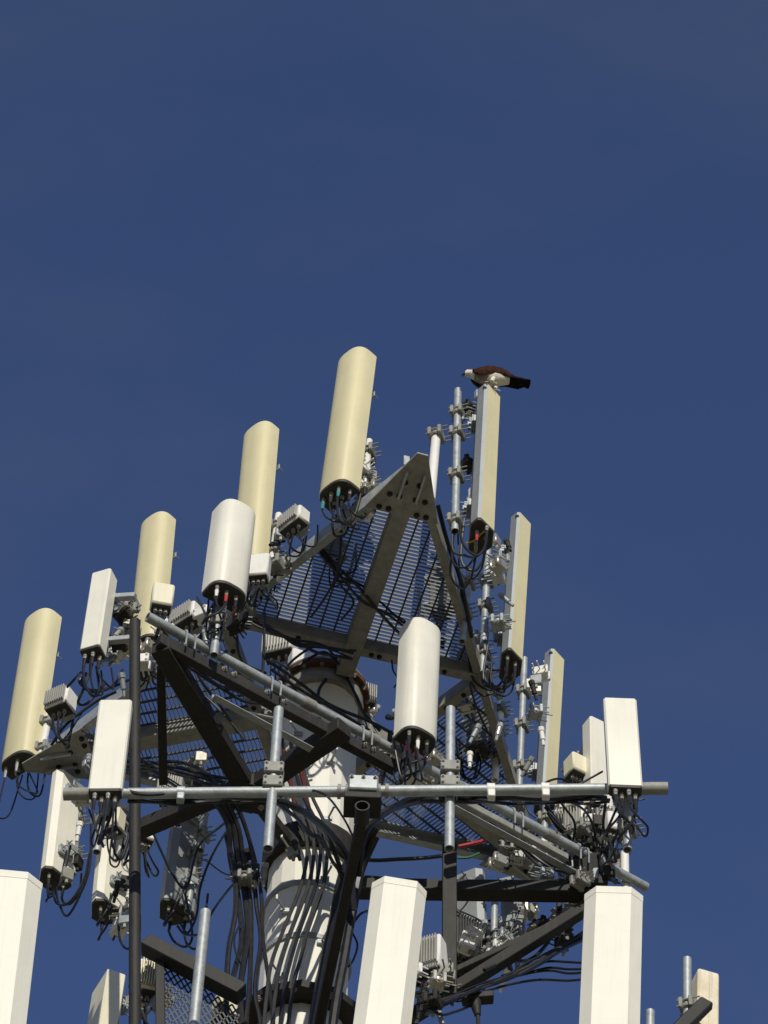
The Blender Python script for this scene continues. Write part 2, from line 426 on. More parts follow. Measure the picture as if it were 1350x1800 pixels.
def prof_box(w_, d, r=.012):
    return [(-w_ / 2 + r, -d / 2), (w_ / 2 - r, -d / 2), (w_ / 2, -d / 2 + r), (w_ / 2, d / 2 - r), (w_ / 2 - r, d / 2), (-w_ / 2 + r, d / 2), (-w_ / 2, d / 2 - r), (-w_ / 2, -d / 2 + r)]
JUMPERS = []
def antenna(label, bot, top, yaw, w_, d, kind, skin, group=None, conns=5, boots=('black',), pipe_back=None, jl=None, brk=(.2, .82), back=.17, droop=.25, tray='tray', jump_to=None):
    bot, top = V(bot), V(top); Z = (top - bot); ln = Z.length; Z = Z / ln
    n0 = dirv(rad(yaw)); Y = (n0 - Z * n0.dot(Z)).normalized(); X = Y.cross(Z)
    o = thing('panel_antenna', label, 'antenna', bot, Matrix((X, Y, Z)).transposed(), group)
    if kind == 'D':
        pr = prof_D(w_, d); b = MB(); b.prism(pr, bot, X, Y, Z, .012, ln, .022, 0, None, .004); part('radome', b, skin, o, ang=30)
    elif kind == 'oct':
        pr = prof_oct(w_, d, .3, .16, .58); b = MB(); b.prism(pr, bot, X, Y, Z, .012, ln, .014, 0, [1, 1, 1, 0, 0, 0, 1, 1], .004); part('radome', b, [skin, tray], o, ang=20)
        if tray == 'tray' and skin == 'tan':
            b = MB(); q = bot + Z * (ln - .075) + X * (w_ / 2) - Y * d * .22
            b.tube(q - X * .004, q + X * .004, .018, 12); part('vent_plug', b, 'hole', o)
    elif kind == 'flat':
        pr = prof_oct(w_, d, .2, .08); b = MB(); b.prism(pr, bot, X, Y, Z, .012, ln - .07, 0, 0, None, .004); part('radome', b, skin, o, ang=20)
        b = MB(); b.prism([(x * 1.012, y * 1.02) for x, y in pr], bot, X, Y, Z, ln - .068, ln, .010, 0, None, .002); part('top_cap', b, skin, o, ang=20)
        for sg in (-1, 1):
            b = MB(); b.beam(top + X * .05 * sg - Y * .03 - Z * .01, top + X * .05 * sg - Y * .03 + Z * .06, .035, .012, Y, .003); part('lifting_lug', b, 'galv', o)
    else:
        pr = prof_box(w_, d); b = MB(); b.prism(pr, bot, X, Y, Z, .012, ln, .010, 0, [1, 1, 0, 0, 0, 0, 0, 1] if tray != skin else None, .004); part('radome', b, [skin, tray], o, ang=30)
    b = MB(); b.prism([(x * .965, y * .955) for x, y in pr], bot, X, Y, Z, -.012, .016, 0, 0, None, .003)
    b.box(bot - Y * d * .1 - Z * .013, X * w_ * .33, Y * d * .05, Z * .006, .002)
    part('end_cap', b, 'cap', o)
    for i in range(conns):
        fx = (i + .5) / conns - .5; fy = (.18 if i % 2 else -.2)
        c = bot + X * fx * w_ * .78 + Y * fy * d - Z * .012
        b = MB(); b.tube(c, c - Z * .028, .017, 8); b.tube(c - Z * .028, c - Z * .06, .0125, 8, .014)
        part('connector', b, 'conn', o)
        bt = boots[i % len(boots)]
        b = MB(); b.tube(c - Z * .06, c - Z * (.13 + .03 * random.random()), .017, 8, .011); part('boot', b, bt, o)
        JUMPERS.append((label, jl, c - Z * .12, Z, Y, X, back, droop, jump_to))
    for t in brk:
        b = MB(); c = bot + Z * ln * t - Y * d / 2
        b.box(c - Y * .012, X * .075, Y * .012, Z * .045, .004)
        for sg in (-1, 1):
            b.box(c - Y * (back - d / 2) * .5, X * .006 , Y * (back - d / 2) * .5, Z * .035, .002) if sg > 0 else None
            b.beam(c + X * .05 * sg - Y * .01, c + X * .05 * sg - Y * max(.05, back - d / 2 - .01), .008, .05, Z, .002)
            b.tube(c + X * .055 * sg - Y * .02, c + X * .055 * sg - Y * (back - d / 2 + .10), .006, 6)
        b.box(c - Y * max(.03, back - d / 2 - .045), X * .075, Y * .006, Z * .05, .003)
        b.box(c - Y * (back - d / 2 + .045), X * .07, Y * .006, Z * .035, .003)
        part('bracket', b, 'galv', o)
    return o
def radio(label, c, yaw, sx, sy, sz, skin='wplast', fins=True, tilt=0.0, group=None, jn=3, jl=None):
    c = V(c); Y = dirv(rad(yaw)); X = Y.cross(UP); Z = UP.copy()
    if tilt:
        q = Matrix.Rotation(rad(tilt), 3, X); Y = q @ Y; Z = q @ Z
    o = thing('remote_radio', label, 'radio unit', c - Z * sz / 2, Matrix((X, Y, Z)).transposed(), group)
    b = MB(); b.box(c, X * sx / 2, Y * sy / 2, Z * sz / 2, .014); part('housing', b, skin, o)
    if fins:
        b = MB(); k = 9
        for i in range(k):
            b.box(c + X * sx * ((i + .5) / k - .5) * .86 + Y * (sy / 2 + .016), X * .004, Y * .018, Z * sz * .42, 0)
        part('cooling_fins', b, 'rgrey' if skin == 'wplast' else skin, o, None, 'stuff')
    b = MB(); b.box(c - Z * (sz / 2 + .006), X * sx * .44, Y * sy * .42, Z * .008, .003); part('base_panel', b, 'cap', o)
    for i in range(jn):
        p = c + X * sx * ((i + .5) / jn - .5) * .7 - Z * (sz / 2 + .012)
        b = MB(); b.tube(p, p - Z * .035, .016, 8); part('connector', b, 'conn', o)
        JUMPERS.append((label, jl, p - Z * .03, Z, Y, X, .15, .22, None))
    for sg in (-1, 1):
        b = MB(); b.beam(c - Y * sy / 2 + Z * sz * .3 * sg, c - Y * (sy / 2 + .06) + Z * sz * .3 * sg, .12, .03, Z, .003); part('bracket', b, 'galv', o)
    b = MB(); b.beam(c + Z * (sz / 2 + .02) - X * sx * .2, c + Z * (sz / 2 + .02) + X * sx * .2, .02, .012, UP, .003)
    for sg in (-1, 1): b.beam(c + Z * (sz / 2 - .002) + X * sx * .2 * sg, c + Z * (sz / 2 + .02) + X * sx * .2 * sg, .014, .014, Y, .002)
    part('handle', b, 'galv', o)
    return o
def cable(label, pts, r_px, mt='black', group=None, name='feeder_cable', cat='cable', wob=0.0):
    P = [pt(p) for p in pts]
    if wob:
        P = [p + V((random.uniform(-wob, wob), random.uniform(-wob, wob), random.uniform(-wob, wob))) for p in P]
    b = MB(); b.path(P, r_px * PXM, 8, 0, 8)
    return single(name, b, mt, label, cat, P[0], group)

# ------------------------------------------------------------------ sector frame on the camera-right side (long pipe with V struts)
HP = 2.1
pA, pB = H(259, 1084, HP), H(1136, 1560, HP)
DM = pA.y - POLE.y
pdir = (pB - pA).normalized(); pn = V((pdir.y, -pdir.x, 0)); PYAW = math.degrees(math.atan2(pn.y, pn.x))
def onP(px):                                    # point of the sloping face pipe seen at column px
    lo, hi = 0., 1.
    for _ in range(40):
        mid = (lo + hi) / 2; v = pA.lerp(pB, mid) - CAM
        if 675 + FPX * v.dot(R_) / v.dot(F_) < px: lo = mid
        else: hi = mid
    return pA.lerp(pB, lo)
fr = thing('sector_frame', 'long galvanized face pipe sloping down to the right with dark V struts behind it', 'antenna frame', pA)
b = MB(); b.tube(pA, pB, .041, 20, hollow=.008); part('face_pipe', b, 'galv', fr)
for q in (.31, .435, .62, .8):
    b = MB(); c = pA.lerp(pB, q); b.tube(c - pdir * .05, c + pdir * .05, .048, 20); part('pipe_sleeve', b, 'galvdull', fr)
lo_ = V((0, 0, -.16)); bk = -pn * .03
b = MB(); b.beam(onP(285) + lo_ + bk, onP(700) + lo_ + bk, .075, .12); part('face_beam', b, 'dark', fr)
b = MB(); b.beam(onP(800) + lo_ * .8 + bk, onP(1000) + lo_ * .8 + bk, .05, .07); part('face_beam', b, 'galvdull', fr)
for p, q in ((onP(390) + V((0, 0, -.42)) - pn * .1, onP(560) + V((0, 0, -.42)) - pn * .1), (onP(800) + V((0, 0, -.27)) - pn * .05, onP(1015) + V((0, 0, -.27)) - pn * .05)):
    b = MB(); b.angle(p, q, .06, .008); part('angle_brace', b, 'galv', fr)
HV = 2.28
vA = H(438, 1392, HV)
for nm, p, q, wd in (('strut', H(282, 1135, HV), vA, .155), ('strut', vA, H(606, 1279, HV), .155), ('strut', H(236, 1462, HV + .03), H(425, 1382, HV + .03), .12)):
    b = MB(); b.beam(p, q, wd, .13); part(nm, b, 'dark', fr)
b = MB(); b.beam(vA + V((0, 0, .02)), V((POLE.x, POLE.y, Zp(HV - .02))), .09, .10); part('strut', b, 'dark', fr)
b = MB(); b.box(vA + V((0, 0, -.005)), V((.14, .04, 0)), V((-.04, .14, 0)), V((0, 0, .07)), .006); part('gusset', b, 'dark', fr)
for a, c in ((-.09, .05), (.02, -.06), (.1, .08)): bolt(fr, vA + V((a, c, -.085)), (0, 0, -1), .02, .02, 'galvdull')
for px in (395, 412, 470, 500, 640, 655): bolt(fr, onP(px) + lo_ + bk + pn * .0385 + V((0, 0, .02)), pn, .018, .016, 'galvdull')
for px in (330, 480, 640, 905, 1020):
    c = onP(px); b = MB()
    for sg in (-1, 1):
        cc = c + pdir * .04 * sg
        b.path([cc + V((0, 0, -.16)) + pn * .056, cc + pn * .056, cc + V((0, 0, .056)), cc - pn * .056, cc + V((0, 0, -.16)) - pn * .056], .008, 6, 0, 4)
    part('u_bolt', b, 'galv', fr)
b = MB(); b.beam(H(283, 1172, HV - .3), H(287, 1378, HV + .05), .07, .07, V((0, 1, 0))); part('post', b, 'dark', fr)
# right hand arms of the same frame, meeting at its far right corner
dC = H(1045, 1568, 2.45)
for p, q, wd, ht in ((H(612, 1562, 2.45), dC, .14, .12), (dC + V((0, 0, -.12)), H(705, 1800, 3.7), .095, .10), (H(1030, 1600, 2.55), H(770, 1722, 3.2), .06, .06)):
    b = MB(); b.beam(p, q, wd, ht); part('strut', b, 'dark', fr)
b = MB(); b.box(dC + V((-.05, 0, .05)), V((.15, .0, 0)), V((0, .12, 0)), V((0, 0, .07)), .006); b.beam(dC + V((0, 0, .1)), onP(1040), .14, .14); part('corner_block', b, 'dark', fr)
b = MB(); b.beam(H(790, 1488, 2.3), H(790, 1752, 3.7), .115, .10, V((0, 1, 0))); part('post', b, 'dark', fr)

# dark mast on the left
pipe('dark brown steel mast pipe standing upright through the left end of the tower frame', D(237, 1092, DM + .04), D(237, 1840, DM + .3), .042, 'dark', (), 'mast', None, cat='mast')

# ------------------------------------------------------------------ lower horizontal boom facing the camera
HB = 4.6
bA, bB = H(112, 1396, HB), H(1174, 1386, HB)
boom = thing('boom_frame', 'level galvanized boom pipe crossing the whole tower with a junction block at mid length', 'antenna frame', bA)
def onB(px):
    return bA.lerp(bB, (px - 112) / (1174 - 112.))
b = MB(); b.tube(onB(150), onB(1128), .040, 20); part('face_pipe', b, 'galv', boom)
for p, q in ((bA, onB(156)), (onB(1122), bB)):
    b = MB(); b.tube(p, q, .046, 20, hollow=.006); part('end_sleeve', b, 'galvdull', boom, 'dull dark grey sleeve at the end of the boom')
for px in (598, 612, 668, 682):
    b = MB(); b.tube(onB(px) - V((.012, 0, 0)), onB(px) + V((.012, 0, 0)), .053, 20); part('flange', b, 'galvdull', boom)
c = onB(640)
b = MB(); b.box(c + V((0, -.0, .02)), V((.105, 0, 0)), V((0, .075, 0)), V((0, 0, .075)), .012); part('junction_block', b, 'galv', boom)
for sx in (-.09, 0, .09): bolt(boom, c + V((sx * .9, -.076, .06)), (0, -1, 0), .012, .012, 'galvdull')
b = MB(); b.box(c + V((0, .02, -.12)), V((.13, 0, 0)), V((0, .1, 0)), V((0, 0, .03)), .006); part('saddle_plate', b, 'dark', boom)
b = MB(); b.beam(c + V((0, .07, -.2)), V((POLE.x + .06, POLE.y - .2, Zp(HB + .25))), .07, .10); part('standoff_arm', b, 'dark', boom)
b = MB(); b.tube(c + V((0, -.08, -.24)), c + V((0, .06, -.24)), .052, 18, hollow=.010); part('stub_pipe', b, 'dark', boom)
for px in (320, 960, 865):
    cc = onB(px); b = MB(); b.tube(cc - V((.03, 0, 0)), cc + V((.024, 0, 0)), .049, 16); b.box(cc + V((0, -.02, -.075)), V((.026, 0, 0)), V((0, .03, 0)), V((0, 0, .035)), .006)
    part('cable_hanger', b, 'wplast' if px > 400 else 'galv', boom)

# vertical mounting pipes clamped on the boom
DB = bA.y - POLE.y
def vpipe(label, bot, top, r, clamps, mt='galv', group=None, out=V((0, 1, 0)), tiltfix=True):
    p = pt(bot); q = D(top[0], top[1], p.y - POLE.y) if tiltfix else VT(p, top[1])
    return pipe(label, q, p, r, mt, clamps, group=group, out=out)
vpipe('bare grey mount pipe clamped upright on the boom, left of its junction block', (471, 1492, 'd', DB - .1), (490, 1247), .036, (.46, .56))
vpipe('bare grey mount pipe clamped upright on the boom, right of the panel with red jumpers', (790, 1492, 'd', DB - .1), (792, 1246), .035, (.45, .56))

# ------------------------------------------------------------------ panel antennas
def ant(label, bot, top, *a, **k):
    B = pt(bot); T = D(top[0], top[1], B.y - POLE.y + k.pop('lean', 0)); return antenna(label, B, T, *a, **k)
G = 'panel antennas on the tower'
G1 = 'jumper cables under the '
# left face of the platform: four tan rounded panels
ant('tallest reaching tan rounded panel antenna, left of the platform tip', (592, 868, 'h', 0), (624, 632), -136, .345, .22, 'D', 'tan', G, 6, ('black', 'teal', 'black', 'gcable'), jl='tan panel left of the platform tip')
ant('tan rounded panel antenna rising behind the white rounded panel', (434, 998, 'h', 0), (456, 760), -134, .335, .19, 'D', 'tan', G, 5, jl='tan panel behind the white one')
ant('tan rounded panel antenna just above the top of the dark mast', (253, 1136, 'h', 0.05), (275, 918), -132, .33, .19, 'D', 'tan', G, 5, jl='tan panel above the dark mast')
ant('tan rounded panel antenna leaning at the far left against open sky', (32, 1342, 'h', 0), (72, 1089), -132, .36, .22, 'D', 'tan', G, 4, ('black', 'conn'), jl='far left tan panel', droop=.35)
# right face: three octagonal panels seen edge on
RB = pt((846, 946, 'h', .15)).y - POLE.y; BIRDTOP = D(858, 707, RB)
ant('tan octagonal panel antenna with the bird of prey perched on its top', (846, 946, 'h', .15), (858, 707), 2, .40, .20, 'oct', 'tan', G, 6, ('black', 'yellow', 'yellow', 'black', 'red'), jl='panel under the bird')
ant('tan octagonal panel antenna seen edge on, second below the bird', (898, 1172, 'h', .15), (914, 930), 2, .39, .185, 'oct', 'tan', G, 5, ('black', 'black', 'red'), jl='second panel below the bird')
ant('tan octagonal panel antenna seen edge on, its foot hidden by the boom', (958, 1410, 'h', .15), (973, 1168), 2, .39, .185, 'oct', 'tan', G, 4, jl='third panel below the bird')
# back face: octagonal panels hung low, seen from behind
ant('white octagonal panel hanging below the left corner of the platform', (93, 1548, 'h', 1.55), (113, 1375), 135, .31, .22, 'oct', 'white', G, 3, jl='leftmost hanging panel', tray='white')
ant('white octagonal panel hanging directly left of the dark mast', (186, 1606, 'h', 1.7), (203, 1425), 128, .33, .24, 'oct', 'white', G, 3, jl='hanging panel left of the mast', tray='white')
ant('grey octagonal panel hanging directly right of the dark mast', (306, 1606, 'h', 1.7), (330, 1425), 128, .34, .24, 'oct', 'cream', G, 3, jl='hanging panel right of the mast')
ant('grey octagonal panel hanging inside the lower right struts', (832, 1700, 'd', .75), (826, 1545), 60, .30, .2, 'oct', 'tray', G, 4, jl='panel inside the lower right struts')
ant('short white panel hanging behind the corner block at right', (905, 1668, 'd', 1.0), (902, 1560), 70, .2, .14, 'oct', 'cream', G, 3, jl='short panel behind the corner block', tray='tray')
# sloping face pipe
ant('white rounded panel antenna with red ringed plugs under it', (398, 1046, 'd', (onP(368) + pn * .25).y - POLE.y), (416, 900), PYAW, .335, .23, 'D', 'white', G, 6, ('red', 'black', 'wplast'), jl='white rounded panel')
ant('cream white rounded panel antenna with red jumpers, before the grating', (734, 1300, 'd', (onP(705) + pn * .25).y - POLE.y), (743, 1106), PYAW, .325, .22, 'D', 'white', G, 6, ('red', 'black', 'red', 'wplast'), jl='panel with red jumpers')
ant('narrow white panel antenna bracketed to the left of the dark mast', (163, 1150, 'd', DM + .05), (184, 1014), -112, .165, .14, 'box', 'white', G, 4, jl='narrow white panel', tray='white')
ant('narrow white panel antenna half hidden behind the square one at the boom\'s right end', (1052, 1425, 'd', .2), (1049, 1275), -62, .22, .14, 'box', 'white', G, 3, jl='half hidden white panel', tray='white')
# boom
ant('flat white box antenna standing on the left end of the boom', (185, 1396, 'd', onB(185).y - POLE.y - .12), (204, 1238), -93, .235, .09, 'box', 'white', G, 4, jl='left box antenna', tray='white')
ant('flat white box antenna standing on the right end of the boom', (1099, 1390, 'd', onB(1099).y - POLE.y - .12), (1089, 1235), -90, .235, .09, 'box', 'white', G, 4, jl='right box antenna', tray='white')
# lower tier, tops only in view
ant('large white faceted antenna cut off by the left edge of the photo', (-45, 1960, 'd', DB - .2), (8, 1548), -84, .50, .2, 'flat', 'white', G, 0)
ant('large white faceted antenna rising at the bottom centre', (652, 1960, 'd', DB - .2), (702, 1560), -84, .365, .17, 'flat', 'white', G, 0)
ant('large white faceted antenna rising at the bottom right beneath the boom', (1066, 1960, 'd', DB - .2), (1079, 1574), -94, .385, .17, 'flat', 'white', G, 0)
ant('grey sided panel antenna at the bottom left beside the mast', (165, 1900, 'd', -.9), (192, 1730), 205, .30, .15, 'box', 'cream', G, 0, tray='tray')
ant('cream panel antenna streaked with rust brown at the far right bottom', (1238, 1900, 'd', -.6), (1240, 1718), -75, .17, .15, 'box', 'stain', G, 0, tray='stain')

# ------------------------------------------------------------------ mount pipes
def vp(label, top, bot, r, cl=(.3, .7), mt='galv', lead='d', val=0.0):
    q = pt((bot[0], bot[1], lead, val)); p = D(top[0], top[1], q.y - POLE.y)
    return pipe(label, p, q, r, mt, cl, out=V((.9, -.3, 0)))
nAB = dirv(rad(-136.2)); nAC = dirv(rad(-16.2))
vp('grey mount pipe beside the bird\'s octagonal panel', (805, 686), (800, 934), .034, (.17, .32, .62, .93), lead='h', val=.15)
vp('grey mount pipe behind the second panel below the bird', (858, 955), (848, 1184), .033, (.3, .5, .85), lead='h', val=.15)
vp('grey mount pipe behind the third panel below the bird', (922, 1158), (912, 1400), .032, (.25, .5, .8), lead='h', val=.15)
vp('short stout white pipe on the right edge of the platform tip', (767, 762), (757, 878), .040, (.03,), 'wplast', 'h', .06)
vp('thin pipe with an open end beside the lower platform edge', (826, 1000), (812, 1128), .030, (.2, .6), lead='h', val=.4)
vp('whitish pipe crusted with clamps left of the third panel', (881, 1235), (870, 1372), .032, (.1, .35, .7), 'wplast', 'h', .3)
vp('white pipe behind the tallest reaching tan panel', (649, 775), (636, 905), .030, (.15, .5, .85), 'wplast', 'h', .05)
vp('white pipe behind the second tan panel', (490, 905), (474, 1012), .032, (.2, .6), 'wplast', 'h', .05)
vp('white pipe right of the far left tan panel', (92, 1225), (70, 1340), .034, (.4, .8), 'wplast', 'h', .05)
vp('short grey pipe stub with open end under the tallest reaching tan panel', (606, 890), (600, 935), .026, (), lead='h', val=.2)
vp('short pipe with open end hanging by the leftmost hanging panel', (140, 1400), (128, 1537), .030, (.3, .75), lead='h', val=1.35)
vp('grey pipe with a dark open end left of the mast under the boom', (182, 1412), (170, 1498), .036, (.4,), lead='h', val=1.2)
vp('lower grey pipe with open end among the cables left of the mast', (216, 1540), (205, 1642), .032, (.4, .7), lead='h', val=1.9)
vp('grey pipe with an open end right of the grey hanging panel', (360, 1430), (352, 1495), .034, (.6,), lead='h', val=1.15)
vp('lower grey pipe beside the grey hanging panel', (345, 1480), (330, 1602), .030, (.2, .5), lead='h', val=1.75)
vp('pale grey bare pole rising at the lower left over the mesh', (361, 1603), (336, 1850), .042, (), lead='d', val=-1.3)
vp('grey pipe with an open end under the right box antenna', (1105, 1372), (1103, 1494), .032, (.2, .7), lead='d', val=onB(1103).y - POLE.y + .075)
vp('pale pipe rising just behind the right end of the sloping pipe', (1098, 1500), (1099, 1575), .036, (), 'wplast', 'd', onP(1100).y - POLE.y + .075)
vp('grey mount pipe beside the rust streaked panel', (1208, 1686), (1208, 1900), .034, (.4,), lead='d', val=-.8)
vp('grey pipe tip just rising into view right of the large faceted antenna', (1143, 1778), (1142, 1900), .034, (), lead='d', val=-.8)
vp('blue grey pipe with an open end inside the frame at right', (960, 1400), (955, 1500), .030, (.4,), lead='d', val=.9)
vp('grey pipe ending in pale connectors below the horizontal dark strut', (870, 1555), (868, 1660), .030, (.9,), lead='d', val=.6)
b = MB(); c = D(1207, 1800, -.85); b.beam(c - V((.1, 0, .12)), D(1243, 1762, -.85), .11, .08, V((0, -1, 0)), .012)
single('bracket_arm', b, 'dark', 'dark slanting bracket arm across the grey pipe at the far right bottom', 'bracket', c)

def bare(label, c, up, dn, r=.034):
    pipe(label, c + V((0, 0, up)), c - V((0, 0, dn)), r, 'galv', (.25, .75), out=V((0, -1, 0)))
bare('grey mount pipe hidden behind the white rounded panel with ringed plugs', onP(368) + pn * .085, 1.5, .15)
bare('grey mount pipe hidden behind the cream panel with red jumpers', onP(705) + pn * .085, 1.5, .15)
bare('short grey pipe behind the left box antenna on the boom', onB(190) + V((0, .09, 0)), .9, .15)
bare('short grey pipe behind the right box antenna on the boom', onB(1096) + V((0, .09, 0)), .9, .15)
for nm, q0, q1 in (('upper', 1052, 1056), ('lower', 1128, 1130)):
    b = MB(); c = D(196, q0, DM + .12); b.beam(c - V((.06, 0, 0)), D(238, q1 - 8, DM + .06), .05, .05, UP, .004)
    b.box(c - V((.05, 0, 0)), V((.015, 0, 0)), V((0, .07, 0)), V((0, 0, .06)), .003)
    single('bracket_arm', b, 'galv', '%s grey bracket arm from the dark mast to the narrow white panel' % nm, 'bracket', c)

# ------------------------------------------------------------------ radio units
radio('white radio box with dark underside between the far left tan panel and the frame', D(107, 1236, -1.0), -120, .22, .16, .20, jl='far left radio')
radio('cream radio box fixed in front of the foot of the tan panel above the mast', D(285, 1052, DM + .05), -80, .17, .12, .26, 'cream', False, jl='cream radio by the mast')
radio('white ribbed radio box just right of the tan panel above the mast', D(330, 1088, -1.1), -130, .26, .16, .18, jl='ribbed radio')
radio('white radio box at the edge of the grating right of the second tan panel', D(517, 918, -1.9), -136, .26, .13, .17, jl='radio at the grating edge')
radio('white radio box with a hole, behind the white rounded panel', D(456, 1000, -1.9), -100, .17, .12, .28, 'wplast', False, jl='radio behind the white panel')
radio('white radio box seen through the bars of the grating', D(492, 1135, .1), -110, .30, .16, .28, jl='radio behind the grating')
radio('white radio box half hidden behind the central cables', D(530, 1168, .0), -70, .22, .14, .24, 'wplast', False, jl='radio at the centre')
radio('pale radio box above the pole shoulder, right of the cap', D(640, 1225, .2), -70, .20, .14, .20, 'rgrey', True, jl='radio at the pole shoulder')
radio('small cream radio box beside the foot of the third panel', D(1012, 1350, .2), -60, .16, .16, .22, 'cream', False, jl='small cream radio')
radio('white radio box with rounded loops under the right half of the boom', D(1005, 1450, .3), -110, .26, .15, .34, jl='radio under the right boom')
radio('white framed radio box right of the large bottom centre antenna', D(757, 1688, -.2), -115, .24, .2, .34, 'wplast', True, jl='framed radio')
radio('cream ribbed radio box at the bottom left beside the mast', D(262, 1725, -.6), -75, .20, .16, .30, 'cream', True, jl='radio at the bottom left')
radio('pale radio box below the bottom left radio, behind cables', D(395, 1772, -.6), -60, .16, .14, .2, 'cream', False, jl='radio by the trunk')
radio('small radio unit at the upper left of the boom by its box antenna', D(200, 1446, -.4), -120, .16, .12, .22, 'cream', False, jl='radio under the left box antenna')
radio('small white radio unit under the right box antenna', D(1078, 1450, -.5), -70, .14, .12, .2, 'wplast', False, jl='radio under the right box antenna')
radio('small white radio unit right of the mast below the left strut', D(258, 1470, .2), -70, .12, .12, .16, 'wplast', False, jl='radio by the left strut')
radio('pale radio unit seen through the central opening beneath the grating', D(300, 1390, .4), -100, .22, .15, .24, 'rgrey', True, jl='radio through the opening')
radio('dark grey radio unit hanging within the frame at lower right', D(815, 1650, .5), -60, .26, .16, .36, 'fins', True, jl='dark radio at lower right')
radio('long dark radio unit hanging in front of the grating, below the tallest tan panel', D(585, 965, -1.35), -150, .14, .12, .30, 'fins', True, jl='long dark radio')
radio('dark radio unit on the right edge of the grating', D(775, 1040, -.75), -20, .18, .16, .62, 'fins', True, jl='dark radio on the right edge')
radio('dark radio unit below the platform corner at right', D(842, 1290, .6), -20, .2, .18, .5, 'fins', True, jl='dark radio by the right corner')

# ------------------------------------------------------------------ lower left frame with expanded metal mesh
mf = thing('mesh_screen', 'dark beam and diamond mesh screen at the bottom left, beside the mast', 'screen', D(255, 1655, -.9))
p, q = D(256, 1660, -.9), D(425, 1748, -.9)
b = MB(); b.beam(p, q, .12, .14, V((0, -1, 0))); part('beam', b, 'dark', mf)
b = MB(); b.beam(p + V((.02, .03, .09)), q + V((0, .03, .09)), .05, .03, V((0, -1, 0))); part('top_angle', b, 'galv', mf)
b = MB(); b.beam(D(281, 1690, -.85), D(283, 1900, -.85), .07, .07, V((0, -1, 0))); part('post', b, 'dark', mf)
b = MB(); O = D(288, 1700, -.8); U1 = (D(420, 1772, -.8) - O); W1 = D(292, 1880, -.8) - O
def inq(a, c): return 0 <= a <= 1 and 0 <= c <= 1
na, nc = 11, 13
for i in range(-nc, na):
    pts = []
    for sgn in (1, -1):
        last = None
        for k in range(0, 60):
            c = k / 59.; a = (i + (0 if sgn > 0 else nc)) / na + sgn * c * nc / na * .9
            P = O + U1 * a + W1 * c
            if inq(a, c):
                if last is None: first = P; last = P
                last = P
        if last is not None and (last - first).length > .05: b.beam(first, last, .012, .006, V((0, -1, 0)), 0)
part('mesh', b, 'grod', mf, None, 'stuff')

# carrier of the lower tier, just below the frame of the photo
lt = thing('lower_carrier', 'lower carrier frame of pipes and arms that holds the large faceted antennas to the pole', 'antenna frame', V((POLE.x, POLE.y, D(560, 1900, 0).z)))
q0, q1 = D(-70, 1905, DB - .02), D(1110, 1885, DB - .02)
b = MB(); b.tube(q0, q1, .045, 18, hollow=.008); part('face_pipe', b, 'galv', lt)
pc = V((POLE.x, POLE.y, (q0.z + q1.z) / 2))
for p in (q0.lerp(q1, .3), q0.lerp(q1, .8)):
    b = MB(); b.beam(p + V((0, .04, 0)), V((POLE.x + (p.x - POLE.x) * .2, POLE.y - .3, pc.z)), .11, .11); part('arm', b, 'dark', lt)
for tgt in (D(1222, 1880, -.78), D(1142, 1890, -.78), D(190, 1885, -.86), D(237, 1835, DM + .3), D(338, 1845, -1.26), D(425, 1800, -.86), D(285, 1880, -.82)):
    b = MB(); b.beam(tgt, V((POLE.x, POLE.y, tgt.z)) + (tgt - V((POLE.x, POLE.y, tgt.z))).normalized() * .3, .07, .07); part('arm', b, 'dark', lt)
b = MB(); b.tube((POLE.x, POLE.y, pc.z - .06), (POLE.x, POLE.y, pc.z + .06), .47, 20); part('ring', b, 'dark', lt)
b = MB(); zz = D(237, 1835, -1).z; b.tube((POLE.x, POLE.y, zz - .05), (POLE.x, POLE.y, zz + .05), .46, 20); part('ring', b, 'dark', lt)

# lower right kicker hardware on the struts
hb = MB(); c = D(835, 1768, -.1)
hb.beam(c + V((-.1, 0, .06)), c + V((.14, 0, .1)), .1, .06); hb.tube(c + V((0, 0, .05)), c + V((.02, 0, -.1)), .05, 12, .025); hb.tube(c + V((.02, 0, -.1)), c + V((.03, 0, -.3)), .016, 8)
single('cable_clamp_bracket', hb, 'dark', 'dark clamp bracket with a stem hanging under the lower right strut', 'bracket', c)

# ------------------------------------------------------------------ jumper cables from the connectors
for (owner, jl, c, Z, Y, X, back, droop, jt) in JUMPERS:
    nm = jl or owner
    dr = droop * random.uniform(.6, 1.25); sx = random.uniform(-.14, .14)
    bx = back + random.uniform(.08, .35)
    P = [c, c - Z * .05, c - Z * dr * .75 + X * sx * .4 - Y * .02, c - Z * dr + X * sx - Y * back * .5,
         c - Z * dr * random.uniform(.3, .8) + X * sx * .8 - Y * (back + .02), c + Z * random.uniform(.1, .4) + X * random.uniform(-.07, .07) - Y * (back + random.uniform(.0, .07))]
    b = MB(); b.path(P, random.choice((.0075, .009, .011)), 7, 0, 5)
    single('jumper_cable', b, 'black' if random.random() < .85 else 'gcable', 'thin dark jumper cable under the ' + nm, 'cable', P[0], 'jumper cables of the ' + nm)

